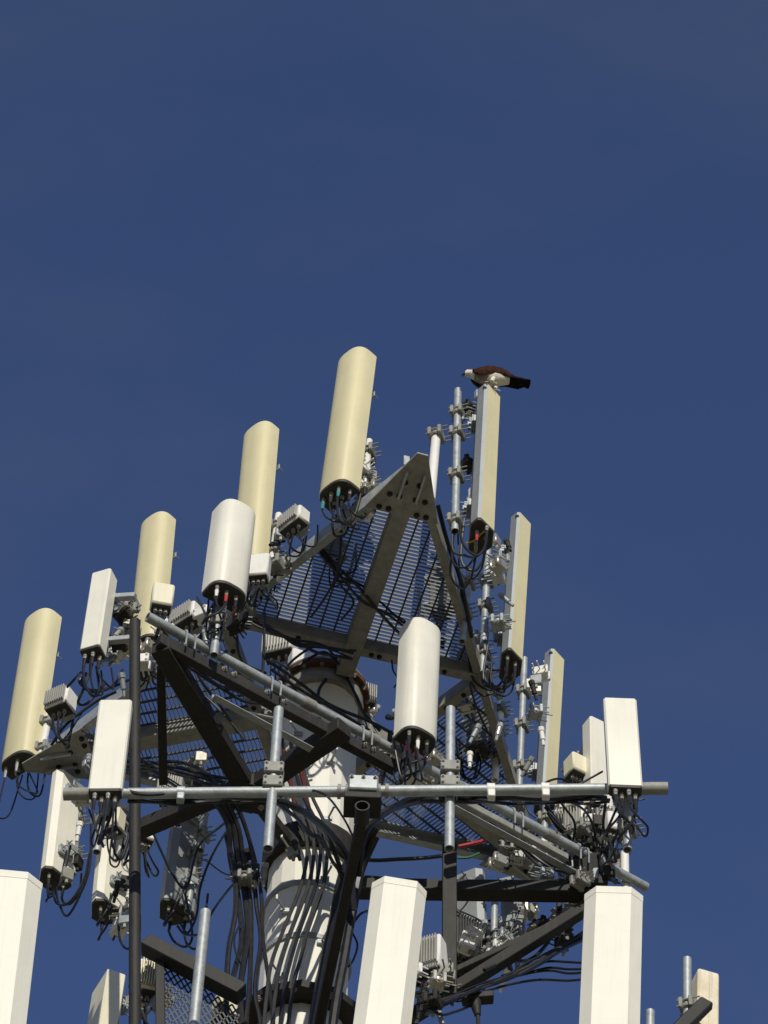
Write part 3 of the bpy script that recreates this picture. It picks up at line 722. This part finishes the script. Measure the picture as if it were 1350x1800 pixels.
# ------------------------------------------------------------------ feeder cables
FR = -.44
cable('thick black hybrid trunk cable running down the middle of the pole front', [(655, 1452, 'd', -.75), (632, 1490, 'd', -.62), (608, 1540, 'd', -.56), (592, 1620, 'd', -.56), (575, 1700, 'd', -.64), (552, 1850, 'd', -.64), (552 - 18, 2250, 'd', -.64), (552 - 36, 2700, 'd', -.64)], 14, name='trunk_cable')
cable('second black trunk cable right of the thick middle one', [(660, 1470, 'd', -.7), (634, 1530, 'd', -.5), (620, 1600, 'd', -.46), (606, 1680, 'd', -.5), (580, 1850, 'd', -.6), (580 - 18, 2250, 'd', -.6), (580 - 36, 2700, 'd', -.6)], 8, name='trunk_cable')
cable('black cable arching from the boom down to the trunk on its left side', [(330, 1398, 'd', DB - .02), (420, 1400, 'd', DB - .05), (495, 1410, 'd', DB + .05), (548, 1436, 'd', DB + .4), (592, 1478, 'd', -1.2), (615, 1520, 'd', -.8), (622, 1600, 'd', -.6)], 5.5)
cable('black cable running under the right half of the boom into the trunk', [(1060, 1392, 'd', DB + .05), (960, 1403, 'd', DB - .02), (860, 1396, 'd', DB - .02), (760, 1398, 'd', DB + .02), (700, 1416, 'd', DB + .3), (650, 1450, 'd', -1.1), (628, 1500, 'd', -.8), (612, 1560, 'd', -.65)], 6.5)
cable('second black cable tied beneath the right half of the boom', [(1045, 1400, 'd', DB + .05), (930, 1398, 'd', DB + .06), (830, 1408, 'd', DB + .06), (740, 1408, 'd', DB + .1), (672, 1432, 'd', -1.3), (640, 1470, 'd', -.9), (630, 1540, 'd', -.6)], 5)
cable('grey cable tied along the underside of the left half of the boom', [(212, 1384, 'd', DB - .05), (250, 1396, 'd', DB - .06), (320, 1393, 'd', DB - .06), (400, 1392, 'd', DB - .05), (460, 1398, 'd', DB - .02)], 3, 'gcable')
cable('black cable slung along the left half of the boom', [(214, 1392, 'd', DB), (300, 1404, 'd', DB + .03), (380, 1398, 'd', DB + .03), (470, 1404, 'd', DB + .05), (530, 1425, 'd', DB + .4), (575, 1470, 'd', -1.0), (600, 1530, 'd', -.6)], 4)
cable('thin grey wire looping over the boom left of the junction block', [(488, 1405, 'd', DB - .08), (505, 1393, 'd', DB - .1), (540, 1388, 'd', DB - .1), (575, 1400, 'd', DB - .06), (605, 1440, 'd', -1.2), (625, 1480, 'd', -.8)], 1.8, 'gcable', name='wire')
GP = 'faded feeder cables on the pole front'
xs = [(486, 1330), (503, 1332), (522, 1325), (536, 1322)]
for i, lab in enumerate(('outermost left', 'second from the left', 'third from the left', 'rightmost')):
    o = i * 13
    cable('faded dark feeder cable bowing down the pole front, %s of the four' % lab,
          [(482 + o * 1.1, 1300, 'd', -.2), (490 + o * 1.1, 1350, 'd', -.43), (502 + o * 1.2, 1400, 'd', -.48), (532 + o, 1450, 'd', -.5), (540 + o * .9, 1500, 'd', -.5), (528 + o, 1560, 'd', -.5), (500 + o * 1.1, 1630, 'd', -.5), (478 + o * 1.25, 1690, 'd', -.62), (470 + o * 1.15, 1740, 'd', -.66), (462 + o * 1.1, 1850, 'd', -.66), (452 + o * 1.2, 2250, 'd', -.62), (440 + o * 1.2, 2700, 'd', -.62)], 3.3, 'gcable' if i != 2 else 'black', GP)
for i, (x, lb) in enumerate(((503, 'left'), (526, 'right'))):
    cable('dark red cable descending on the pole shoulder, %s one of two' % lb, [(x - 4, 1320, 'd', -.40), (x, 1345, 'd', -.46), (x + 8, 1375, 'd', -.48), (x + 12, 1400, 'd', -.48), (x + 22, 1440, 'd', -.47)], 4.0, 'dkred', 'dark red cables on the pole')
# left trunk of dark cables
LT = [('outer', 372, 404, 424, 418, 400, 396, 5.5), ('second', 384, 414, 432, 436, 424, 420, 6), ('third', 396, 424, 440, 446, 440, 438, 5), ('fourth', 404, 434, 452, 452, 452, 462, 4.5), ('inner', 414, 440, 458, 464, 470, 480, 4)]
for lb, a, b_, c_, d_, e_, f_, r in LT:
    cable('dark cable in the left trunk beside the pole, %s of five' % lb, [(a, 1396, 'd', -.9), (b_ - 8, 1450, 'd', -.75), (b_ + 4, 1510, 'd', -.6), (c_, 1580, 'd', -.55), (d_, 1650, 'd', -.55), (e_, 1740, 'd', -.6), (f_, 1850, 'd', -.6), (f_, 2250, 'd', -.56), (f_ - 15, 2700, 'd', -.56)], r * .85, 'black', 'left cable trunk', wob=.03)
cable('single dark cable hanging free left of the cable trunk', [(398, 1470, 'd', -.6), (412, 1530, 'd', -.65), (414, 1600, 'd', -.7), (402, 1670, 'd', -.7), (398, 1760, 'd', -.7), (404, 1850, 'd', -.7), (410, 2250, 'd', -.56), (400, 2700, 'd', -.56)], 4.5)
cable('thin cable bowing outward left of the trunk', [(424, 1620, 'd', -.6), (412, 1650, 'd', -.65), (416, 1680, 'd', -.65), (428, 1700, 'd', -.6)], 1.6, name='wire')
cable('thin dark wire from the trunk to the hanging panels', [(425, 1540, 'd', -.5), (395, 1536, 'd', -.2), (365, 1515, 'd', .2), (352, 1508, 'd', .5)], 1.5, name='wire')
# loops below the hanging panels
for lb, P in (('leftmost hanging panel, long', [(98, 1560, 'd', .2), (103, 1585, 'd', .2), (118, 1610, 'd', .15), (142, 1570, 'd', 0), (158, 1520, 'd', -.1), (160, 1450, 'd', -.1)]),
              ('leftmost hanging panel, short', [(92, 1562, 'd', .2), (100, 1588, 'd', .2), (122, 1586, 'd', .1), (148, 1545, 'd', 0), (158, 1500, 'd', -.1)]),
              ('middle hanging panel, long', [(208, 1625, 'd', .2), (212, 1655, 'd', .2), (226, 1668, 'd', .1), (244, 1645, 'd', 0), (246, 1610, 'd', -.1)]),
              ('grey hanging panel, rising to the right', [(318, 1625, 'd', .4), (330, 1640, 'd', .4), (345, 1610, 'd', .3), (352, 1560, 'd', .2), (370, 1510, 'd', 0), (396, 1465, 'd', -.4), (425, 1430, 'd', -.8)]),
              ('grey hanging panel, running to the trunk', [(312, 1628, 'd', .4), (325, 1642, 'd', .35), (352, 1640, 'd', .2), (375, 1600, 'd', 0), (405, 1560, 'd', -.4), (436, 1530, 'd', -.6)]),
              ('grey hanging panel, crossing before its face', [(268, 1462, 'd', -.1), (285, 1500, 'd', 0), (305, 1540, 'd', .1), (328, 1560, 'd', .1), (348, 1490, 'd', .0), (385, 1455, 'd', -.4), (425, 1425, 'd', -.8)])):
    cable('dark cable loop of the ' + lb, P, 2.2, 'black', 'loops under the hanging panels')
# cables on the platform
for lb, P, r in (('sagging along the right edge channel below the white stub', [(760, 880, 'd', -1.9), (775, 950, 'd', -1.6), (795, 1010, 'd', -1.3), (818, 1060, 'd', -1.1)], 3.5),
              ('second one sagging along the right edge channel', [(768, 890, 'd', -1.9), (786, 955, 'd', -1.6), (806, 1010, 'd', -1.3), (822, 1070, 'd', -1.1), (830, 1120, 'd', -.8)], 4),
              ('curving from the second panel foot back to the edge', [(893, 1205, 'd', -.3), (860, 1212, 'd', -.3), (832, 1190, 'd', -.4), (822, 1130, 'd', -.6), (826, 1080, 'd', -.7)], 2.2),
              ('lower loop from the second panel foot', [(890, 1206, 'd', -.3), (850, 1222, 'd', -.3), (828, 1200, 'd', -.35), (836, 1240, 'd', -.1), (860, 1290, 'd', .2)], 2.2),
              ('pale lit loop under the second panel', [(900, 1165, 'd', -.35), (888, 1176, 'd', -.35), (860, 1174, 'd', -.35), (836, 1140, 'd', -.4), (828, 1100, 'd', -.45)], 2),
              ('wandering down inside the grating from the tan panel', [(590, 905, 'd', -1.9), (600, 950, 'd', -1.8), (590, 1010, 'd', -1.6), (570, 1050, 'd', -1.4), (545, 1085, 'd', -1.2)], 2.2),
              ('hooked below the dark radio on the grating', [(590, 1000, 'd', -1.5), (600, 1030, 'd', -1.4), (620, 1060, 'd', -1.2), (600, 1090, 'd', -1.1)], 2),
              ('hanging through the frame left of the grating', [(465, 1075, 'd', -1.4), (463, 1130, 'd', -1.3), (462, 1190, 'd', -1.3)], 2.6),
              ('arching over the central opening', [(590, 1160, 'd', -.5), (565, 1132, 'd', -.5), (530, 1150, 'd', -.4), (500, 1180, 'd', -.3), (520, 1215, 'd', -.3)], 2.6),
              ('second arch over the central opening', [(596, 1168, 'd', -.5), (570, 1145, 'd', -.5), (540, 1160, 'd', -.45), (515, 1175, 'd', -.4), (480, 1160, 'd', -.3)], 2.6),
              ('draped over the pole cap, nearest the rust ring', [(575, 1192, 'd', -.35), (560, 1215, 'd', -.45), (565, 1245, 'd', -.5), (600, 1275, 'd', -.5)], 3),
              ('draped over the pole cap to the right', [(610, 1192, 'd', -.3), (625, 1225, 'd', -.45), (640, 1255, 'd', -.4), (668, 1285, 'd', -.3)], 3),
              ('lying along the dark face beam, upper', [(470, 1160, 'd', -1.0), (520, 1195, 'd', -.8), (580, 1240, 'd', -.6), (650, 1265, 'd', -.4), (690, 1290, 'd', -.2)], 3.2),
              ('lying along the dark face beam, lower', [(476, 1178, 'd', -1.0), (530, 1215, 'd', -.8), (590, 1248, 'd', -.6), (660, 1290, 'd', -.3)], 3),
              ('arched like a hoop behind the sloping pipe at left', [(420, 1095, 'd', -1.0), (415, 1130, 'd', -1.0), (430, 1165, 'd', -.9), (470, 1185, 'd', -.8)], 2.4),
              ('crossing the left grating from the tan panel', [(250, 1160, 'd', -.8), (290, 1195, 'd', -.7), (350, 1215, 'd', -.6), (395, 1260, 'd', -.5), (430, 1300, 'd', -.4)], 2.2),
              ('second one crossing the left grating', [(330, 1130, 'd', -.9), (350, 1190, 'd', -.8), (385, 1240, 'd', -.6), (420, 1290, 'd', -.4)], 3),
              ('resting on the left strut end', [(150, 1335, 'd', 0), (230, 1345, 'd', -.1), (310, 1340, 'd', -.2), (370, 1365, 'd', -.4), (395, 1420, 'd', -.6)], 3.2),
              ('second one resting on the left strut end', [(160, 1350, 'd', 0), (240, 1352, 'd', -.1), (320, 1352, 'd', -.2), (380, 1385, 'd', -.45), (405, 1440, 'd', -.6)], 3.2),
              ('circling under the narrow white panel', [(150, 1185, 'd', -1.7), (142, 1205, 'd', -1.7), (165, 1216, 'd', -1.6), (200, 1205, 'd', -1.5), (215, 1180, 'd', -1.4)], 2.6),
              ('second circle under the narrow white panel', [(146, 1190, 'd', -1.7), (138, 1198, 'd', -1.7), (160, 1212, 'd', -1.6), (196, 1210, 'd', -1.5), (226, 1195, 'd', -1.4)], 2.6),
              ('draped between the far left radio and the narrow panel', [(118, 1208, 'd', -1.2), (132, 1190, 'd', -1.3), (142, 1180, 'd', -1.5)], 2.4),
              ('running behind the far left edge channel, upper', [(90, 1310, 'd', -.6), (120, 1275, 'd', -.8), (165, 1235, 'd', -.9), (205, 1215, 'd', -1)], 2.6)):
    cable('dark cable ' + lb, P, r, 'black', 'loose cables on the platform', wob=.01)
# lower right
for lb, P, r in (('topmost of those sagging between the strut and the large right antenna', [(880, 1716, 'd', .2), (935, 1698, 'd', .2), (965, 1690, 'd', .2), (1000, 1692, 'd', .1), (1045, 1694, 'd', 0)], 2.2),
              ('second of those sagging between the strut and the large right antenna', [(870, 1722, 'd', .2), (930, 1708, 'd', .2), (965, 1702, 'd', .2), (1000, 1704, 'd', .1), (1045, 1703, 'd', 0)], 2.2),
              ('third of those sagging between the strut and the large right antenna', [(860, 1730, 'd', .2), (925, 1712, 'd', .2), (965, 1708, 'd', .2), (1000, 1712, 'd', .1), (1045, 1709, 'd', 0)], 2.2),
              ('lowest of those sagging between the strut and the large right antenna', [(850, 1742, 'd', .1), (900, 1728, 'd', .15), (950, 1722, 'd', .2), (1000, 1724, 'd', .1), (1045, 1717, 'd', 0)], 2.2),
              ('bowing from the corner block to the lower strut', [(975, 1625, 'd', .5), (960, 1660, 'd', .4), (930, 1685, 'd', .25), (890, 1692, 'd', .1), (850, 1705, 'd', 0)], 3.5),
              ('lying along the lower strut', [(900, 1710, 'd', .1), (850, 1735, 'd', 0), (800, 1758, 'd', -.1), (760, 1775, 'd', -.2)], 3.2),
              ('curling out below the framed radio', [(735, 1755, 'd', -.3), (770, 1782, 'd', -.3), (800, 1780, 'd', -.2), (830, 1765, 'd', -.1)], 2.4),
              ('slung behind the pole across the right grating', [(585, 1500, 'd', .25), (650, 1512, 'd', .3), (700, 1512, 'd', .3), (745, 1506, 'd', .3), (800, 1500, 'd', .35)], 3.6),
              ('thin one looping right of the pole', [(618, 1640, 'd', -.2), (630, 1660, 'd', -.2), (622, 1690, 'd', -.2), (612, 1700, 'd', -.2)], 1.8),
              ('second thin one looping right of the pole', [(618, 1625, 'd', -.2), (640, 1605, 'd', 0), (670, 1600, 'd', .2)], 2.2),
              ('hoop hanging left of the panel with red jumpers', [(690, 1160, 'd', -.9), (692, 1180, 'd', -.9), (700, 1195, 'd', -.9), (694, 1210, 'd', -.9)], 1.6),
              ('looping under the right end of the boom', [(1000, 1405, 'd', -.8), (1030, 1430, 'd', -.5), (1045, 1470, 'd', -.2), (1020, 1490, 'd', .1), (1000, 1460, 'd', .2)], 2.2),
              ('second loop under the right end of the boom', [(985, 1410, 'd', -.6), (1010, 1450, 'd', -.3), (1000, 1490, 'd', 0), (975, 1500, 'd', .2)], 2.2),
              ('third loop under the right end of the boom', [(1065, 1410, 'd', -.8), (1060, 1460, 'd', -.5), (1075, 1500, 'd', -.2), (1050, 1520, 'd', .1)], 2.6),
              ('fourth loop under the right end of the boom', [(1090, 1415, 'd', -.9), (1085, 1470, 'd', -.6), (1060, 1500, 'd', -.3), (1040, 1535, 'd', .1)], 2.6),
              ('hooped over the boom beside its right hanger', [(955, 1400, 'd', DB - .08), (958, 1378, 'd', DB - .09), (985, 1370, 'd', DB - .05), (1010, 1380, 'd', DB + .02)], 1.8),
              ('stretched from the boom up to the square white box antenna', [(985, 1395, 'd', DB - .07), (1020, 1378, 'd', DB - .1), (1058, 1358, 'd', DB - .08)], 1.6)):
    cable('dark cable ' + lb, P, r, 'black', 'loose cables at the lower right', wob=.008)
cable('yellow wire run along the dark foot of the panel under the bird', [(820, 955, 'd', RB + .05), (834, 950, 'd', RB), (846, 938, 'd', RB - .06), (856, 930, 'd', RB - .1)], 1.6, 'yellow', name='wire')
radio('dark radio crowded under the boom left of its right box antenna', D(1052, 1482, .1), -80, .2, .16, .34, 'fins', True, jl='dark radio under the right boom')
cable('red taped cable lying on the right grating', [(806, 1488, 'd', .3), (830, 1483, 'd', .3), (852, 1478, 'd', .35)], 3.5, 'red')
cable('green taped cable just below the red one on the right grating', [(804, 1508, 'd', .3), (825, 1507, 'd', .3), (842, 1500, 'd', .35)], 2.4, 'green')
cable('pale beaded chain hanging across the left grating', [(405, 1240, 'd', -.9), (430, 1250, 'd', -.85), (455, 1256, 'd', -.8), (482, 1262, 'd', -.75)], 1.8, 'conn', name='chain', cat='chain')

# cable runs tied along the struts, and tangles behind them
def run(label, A, B, dA, dB, n, sag, grp):
    for i in range(n):
        o1, o2 = random.uniform(-9, 9), random.uniform(-9, 9); P = []
        for k in range(7):
            t = k / 6; sg_ = math.sin(math.pi * t) * sag * random.uniform(.4, 1.2)
            P.append((A[0] + (B[0] - A[0]) * t + o1 * .4, A[1] + (B[1] - A[1]) * t + o1 + (o2 - o1) * t + sg_, 'd', dA + (dB - dA) * t + random.uniform(-.04, .04)))
        cable(label, P, random.choice((1.6, 2.2, 3.0)), 'black' if random.random() < .8 else 'gcable', grp, wob=.012)
run('dark cable tied along the lower right diagonal strut', (1030, 1640), (745, 1775), .3, -.4, 6, 10, 'cables along the lower right strut')
run('dark cable lying along the horizontal dark strut', (1030, 1552), (590, 1545), .3, .1, 5, 14, 'cables along the horizontal strut')
run('dark cable strung from the sloping pipe end down to the corner block', (860, 1440), (1035, 1540), .3, .4, 6, 22, 'cables along the sloping pipe')
run('dark cable hanging across the lower right opening', (800, 1600), (1010, 1600), .6, .7, 4, 60, 'cables in the lower right opening')
run('dark cable strung below the sloping face pipe on the left', (300, 1150), (560, 1270), -1.7, -.7, 5, 16, 'cables below the sloping pipe')
run('dark cable across the left grating toward the pole', (150, 1290), (420, 1380), -.3, -.4, 5, 20, 'cables across the left grating')
run('dark cable slung under the platform edge at left rear', (260, 1350), (440, 1420), .1, -.3, 4, 18, 'cables at the left rear edge')
run('dark cable wandering over the main grating', (560, 960), (780, 1130), -1.6, -.6, 4, 40, 'cables over the main grating')
run('dark cable wandering along the cross beam', (420, 1075), (620, 1150), -1.2, -.7, 4, 14, 'cables along the cross beam')
run('dark cable bundled under the left half of the boom', (225, 1402), (480, 1408), DB + .04, DB + .04, 4, 5, 'cables under the left half of the boom')
run('dark cable bundled under the right half of the boom', (800, 1404), (1070, 1400), DB + .04, DB + .05, 5, 6, 'cables under the right half of the boom')
run('dark cable dropping from the boom onto the cable trunk', (480, 1402), (606, 1540), DB + .1, -.62, 3, -22, 'cables from the boom to the trunk')
run('dark cable tangled over the sloping pipe end', (960, 1420), (1085, 1545), -.2, .4, 6, 20, 'cables over the sloping pipe end')
run('dark cable bundled beside the pole shoulder', (690, 1290), (640, 1480), -.4, -.6, 5, 10, 'cables by the pole shoulder')
run('dark cable dropping below the framed radio', (745, 1720), (720, 1850), -.2, -.2, 4, 4, 'cables below the framed radio')

# odd clamps and couplers that crowd the frame joints
def hardware(x0, x1, y0, y1, d0, d1, n, where, dk=False):
    for i in range(n):
        px, py = random.uniform(x0, x1), random.uniform(y0, y1); c = D(px, py, random.uniform(d0, d1))
        b = MB(); a = dirv(random.uniform(0, 6.28)); sdir = UP.cross(a)
        k = random.random()
        if k < .45: clamp_mb(c, .035, a, b); b.tube(c + a * .02, c + a * .15, .007, 6); kn = 'pipe_clamp'; kl = 'U-bolt clamp'
        elif k < .75:
            ax = (UP * random.uniform(.5, 1) + a * random.uniform(-.6, .6)).normalized()
            b.tube(c, c - ax * .09, .022, 10); b.tube(c - ax * .09, c - ax * .15, .014, 8); b.tube(c, c + ax * .04, .028, 8); kn = 'coupler'; kl = 'cable coupler'
        else: b.box(c, a * .05, sdir * .022, UP * .06, .006); b.tube(c - UP * .06, c - UP * .1, .014, 8); kn = 'junction_box'; kl = 'junction box'
        m_, cl = random.choice((('galv', 'grey'), ('conn', 'bright'), ('wplast', 'white'), ('galvdull', 'dull'), ('dark', 'dark'))[3 if dk else 0:])
        single(kn, b, m_, 'small %s %s ' % (cl, kl) + where, kl.split()[-1], c, '%s %s fittings ' % (cl, kl) + where)
hardware(198, 232, 1055, 1200, DM + .1, DM + .4, 12, 'behind the narrow white panel')
hardware(245, 300, 1100, 1180, -1.5, -1.0, 8, 'under the tan panel above the mast')
hardware(345, 440, 1065, 1120, -1.5, -1.1, 9, 'under the white rounded panel')
hardware(470, 500, 900, 1010, -1.8, -1.4, 7, 'behind the second tan panel')
hardware(632, 655, 790, 910, -2.1, -1.9, 8, 'behind the tallest reaching tan panel')
hardware(815, 850, 690, 900, -1.9, -1.5, 9, 'behind the panel under the bird')
hardware(868, 892, 940, 1100, -1.1, -.8, 8, 'behind the second panel below the bird')
hardware(930, 952, 1180, 1350, -.5, -.2, 8, 'behind the third panel below the bird')
hardware(815, 905, 1100, 1370, -.6, .3, 12, 'along the right edge channel')
hardware(985, 1095, 1400, 1545, -.2, .6, 14, 'under the right end of the boom')
hardware(1010, 1095, 1430, 1550, -.4, .3, 14, 'over the right corner block', True)
hardware(130, 225, 1400, 1500, -.2, .3, 9, 'under the left end of the boom')
hardware(205, 232, 1540, 1640, .0, .4, 7, 'around the foot of the middle hanging panel')
hardware(118, 145, 1500, 1560, .0, .3, 2, 'at the foot of the leftmost hanging panel')
hardware(620, 700, 1230, 1340, .0, .5, 10, 'behind the sloping pipe near the pole')
hardware(680, 780, 1315, 1375, -.9, -.4, 10, 'under the panel with red jumpers')
hardware(500, 575, 1480, 1550, -.6, -.55, 2, 'on the cables at the pole front', True)
hardware(425, 470, 1500, 1560, -.7, -.5, 6, 'on the left cable trunk', True)
hardware(705, 790, 1700, 1790, -.4, .1, 12, 'below the framed radio')
hardware(800, 890, 1600, 1720, .2, .6, 12, 'inside the lower right struts')
hardware(860, 960, 1470, 1550, .2, .7, 10, 'over the right corner plate')
hardware(940, 1025, 1590, 1660, .2, .6, 8, 'below the right corner block', True)
hardware(930, 1020, 1480, 1620, .5, .9, 12, 'by the right corner block')
hardware(270, 360, 1330, 1400, .0, .5, 8, 'on the left rear edge')
hardware(200, 290, 1750, 1795, -.6, -.3, 6, 'at the bottom left')
hardware(150, 170, 1330, 1350, -.3, .0, 2, 'at the left platform corner')

# ------------------------------------------------------------------ bird of prey on the panel under it

B0 = BIRDTOP + V((.03, -.17, .0))
bird = thing('bird', 'dark brown and white fish hawk perched on the octagonal panel, head lowered to the left', 'bird', B0)
BX, BY = V((1, .10, 0)).normalized(), V((-.10, 1, 0)).normalized()
def bp(x, y, z): return B0 + BX * x + BY * y + UP * z
NR = 16
SP = [(-.262, .118, .004, .004), (-.258, .135, .010, .012), (-.246, .150, .020, .020), (-.232, .158, .030, .031), (-.210, .163, .037, .038), (-.190, .160, .040, .042), (-.165, .152, .050, .056),
      (-.140, .145, .062, .070), (-.105, .142, .072, .080), (-.06, .150, .080, .092), (0, .146, .082, .092), (.05, .138, .074, .078), (.095, .130, .058, .052), (.14, .126, .044, .036), (.18, .120, .030, .020), (.21, .116, .016, .008)]
vs = []; fs = []; ms = []
Pc = [V((a, 0, b_)) for a, b_, _, _ in SP]; K = 4
dense = []
for i in range(len(SP) - 1):
    for k in range(K):
        t = k / K; dense.append(tuple(SP[i][j] * (1 - t) + SP[i + 1][j] * t for j in range(4)))
dense.append(SP[-1])
for x, z, ry, rz in dense:
    for k in range(NR):
        a = 2 * math.pi * k / NR
        j = 1 + random.uniform(-.02, .02)
        vs.append(bp(x, math.cos(a) * ry * j, z + math.sin(a) * rz * j))
for i in range(len(dense) - 1):
    for k in range(NR):
        fs.append((i * NR + k, i * NR + (k + 1) % NR, (i + 1) * NR + (k + 1) % NR, (i + 1) * NR + k))
        x = dense[i][0]; a = 2 * math.pi * (k + .5) / NR; s_ = math.sin(a)
        if x < -.247: m_ = 3                                   # beak
        elif x < -.165: m_ = 1 if (-.1 < s_ < .32 and x > -.226) else 0     # white head, dark eye stripe
        elif x < -.12: m_ = 1 if s_ > -.1 else 2
        elif x < -.05: m_ = 1 if s_ > -.15 else 2              # mottled breast
        elif x < .15: m_ = 1 if s_ > .05 else 0                # brown back, white belly
        else: m_ = 1 if s_ > -.2 else 4
        ms.append(m_)
fs += [tuple(range(NR - 1, -1, -1)), tuple(range((len(dense) - 1) * NR, len(dense) * NR))]; ms += [3, 1]
b = MB(); b.add(vs, fs); b.m = ms
part('body', b, ['bwhite', 'bbrown', 'bgrey', 'beak', 'bblack'], bird, ang=60)
b = MB(); b.path([bp(-.256, 0, .140), bp(-.268, 0, .128), bp(-.270, 0, .112), bp(-.263, 0, .104)], .006, 8); part('beak', b, 'beak', bird)
for sg in (-1, 1):
    b = MB(); b.ball(bp(-.222, sg * .0295, .170), BX * .0065, BY * .004, UP * .0065, 10); part('eye', b, 'eye', bird)
    # folded wing: shell of overlapping feather rows
    wg = [(-.185, .150, .020, .010), (-.165, .140, .055, .018), (-.12, .135, .085, .022), (-.06, .165, .088, .026), (.01, .182, .078, .024), (.08, .175, .062, .019), (.15, .152, .046, .012), (.22, .130, .028, .008), (.285, .114, .010, .005)]
    b = MB(); vs = []; fs = []; n2 = 12
    for x, z, hh, th in wg:
        for k in range(n2):
            a = 2 * math.pi * k / n2
            yy = .070 if x < .1 else max(.018, .070 - (x - .1) * .34)
            if x < -.1: yy -= (-.1 - x) * .25
            cz = z + hh * .98 * math.sin(a); cy = sg * (yy + th * math.cos(a) - abs(math.sin(a)) * .0 - max(0, math.sin(a)) * .035)
            vs.append(bp(x, cy, cz))
    for i in range(len(wg) - 1):
        for k in range(n2): fs.append((i * n2 + k, i * n2 + (k + 1) % n2, (i + 1) * n2 + (k + 1) % n2, (i + 1) * n2 + k))
    fs += [tuple(range(n2 - 1, -1, -1)), tuple(range((len(wg) - 1) * n2, len(wg) * n2))]
    b.add(vs, fs); wgo = part('wing', b, 'bbrown', bird, ang=60)
    b = MB()
    for k in range(6):                                          # long flight feathers at the wing tip
        x0 = .06 + k * .018; z0 = .118 + k * .006
        b.box(bp(x0 + .09, sg * (.055 - k * .006), z0 - .006), BX * .095 - UP * .014, BY * .003, UP * .012 + BX * .004, .002)
    part('flight_feathers', b, 'bblack', wgo)
    # leg
    lx = .005 + .02 * sg; b = MB()
    b.path([bp(lx + .02, sg * .035, .085), bp(lx + .012, sg * .036, .05), bp(lx, sg * .036, .018)], .020, 10); part('feathered_thigh', b, 'bwhite', bird)
    b = MB(); b.path([bp(lx, sg * .036, .03), bp(lx - .004, sg * .036, .012)], .010, 8)
    for an in (-40, 0, 40, 180):
        d_ = BX * -math.cos(rad(an)) + BY * math.sin(rad(an)); c = bp(lx - .004, sg * .036, .012)
        b.path([c, c + d_ * .022 - UP * .002, c + d_ * .042 - UP * .008, c + d_ * .052 - UP * .018], .006, 6, 0, 3)
    part('foot', b, 'talon', bird)
b = MB()
for k in range(7):
    a = (k - 3) * .075; d_ = (BX * math.cos(a) + BY * math.sin(a) - UP * .12).normalized(); sd_ = UP.cross(d_).normalized()
    c = bp(.165, 0, .118 + .002 * k)
    b.box(c + d_ * .085, d_ * .088, sd_ * .017, UP * .0025, .002)
part('tail', b, 'bblack', bird)
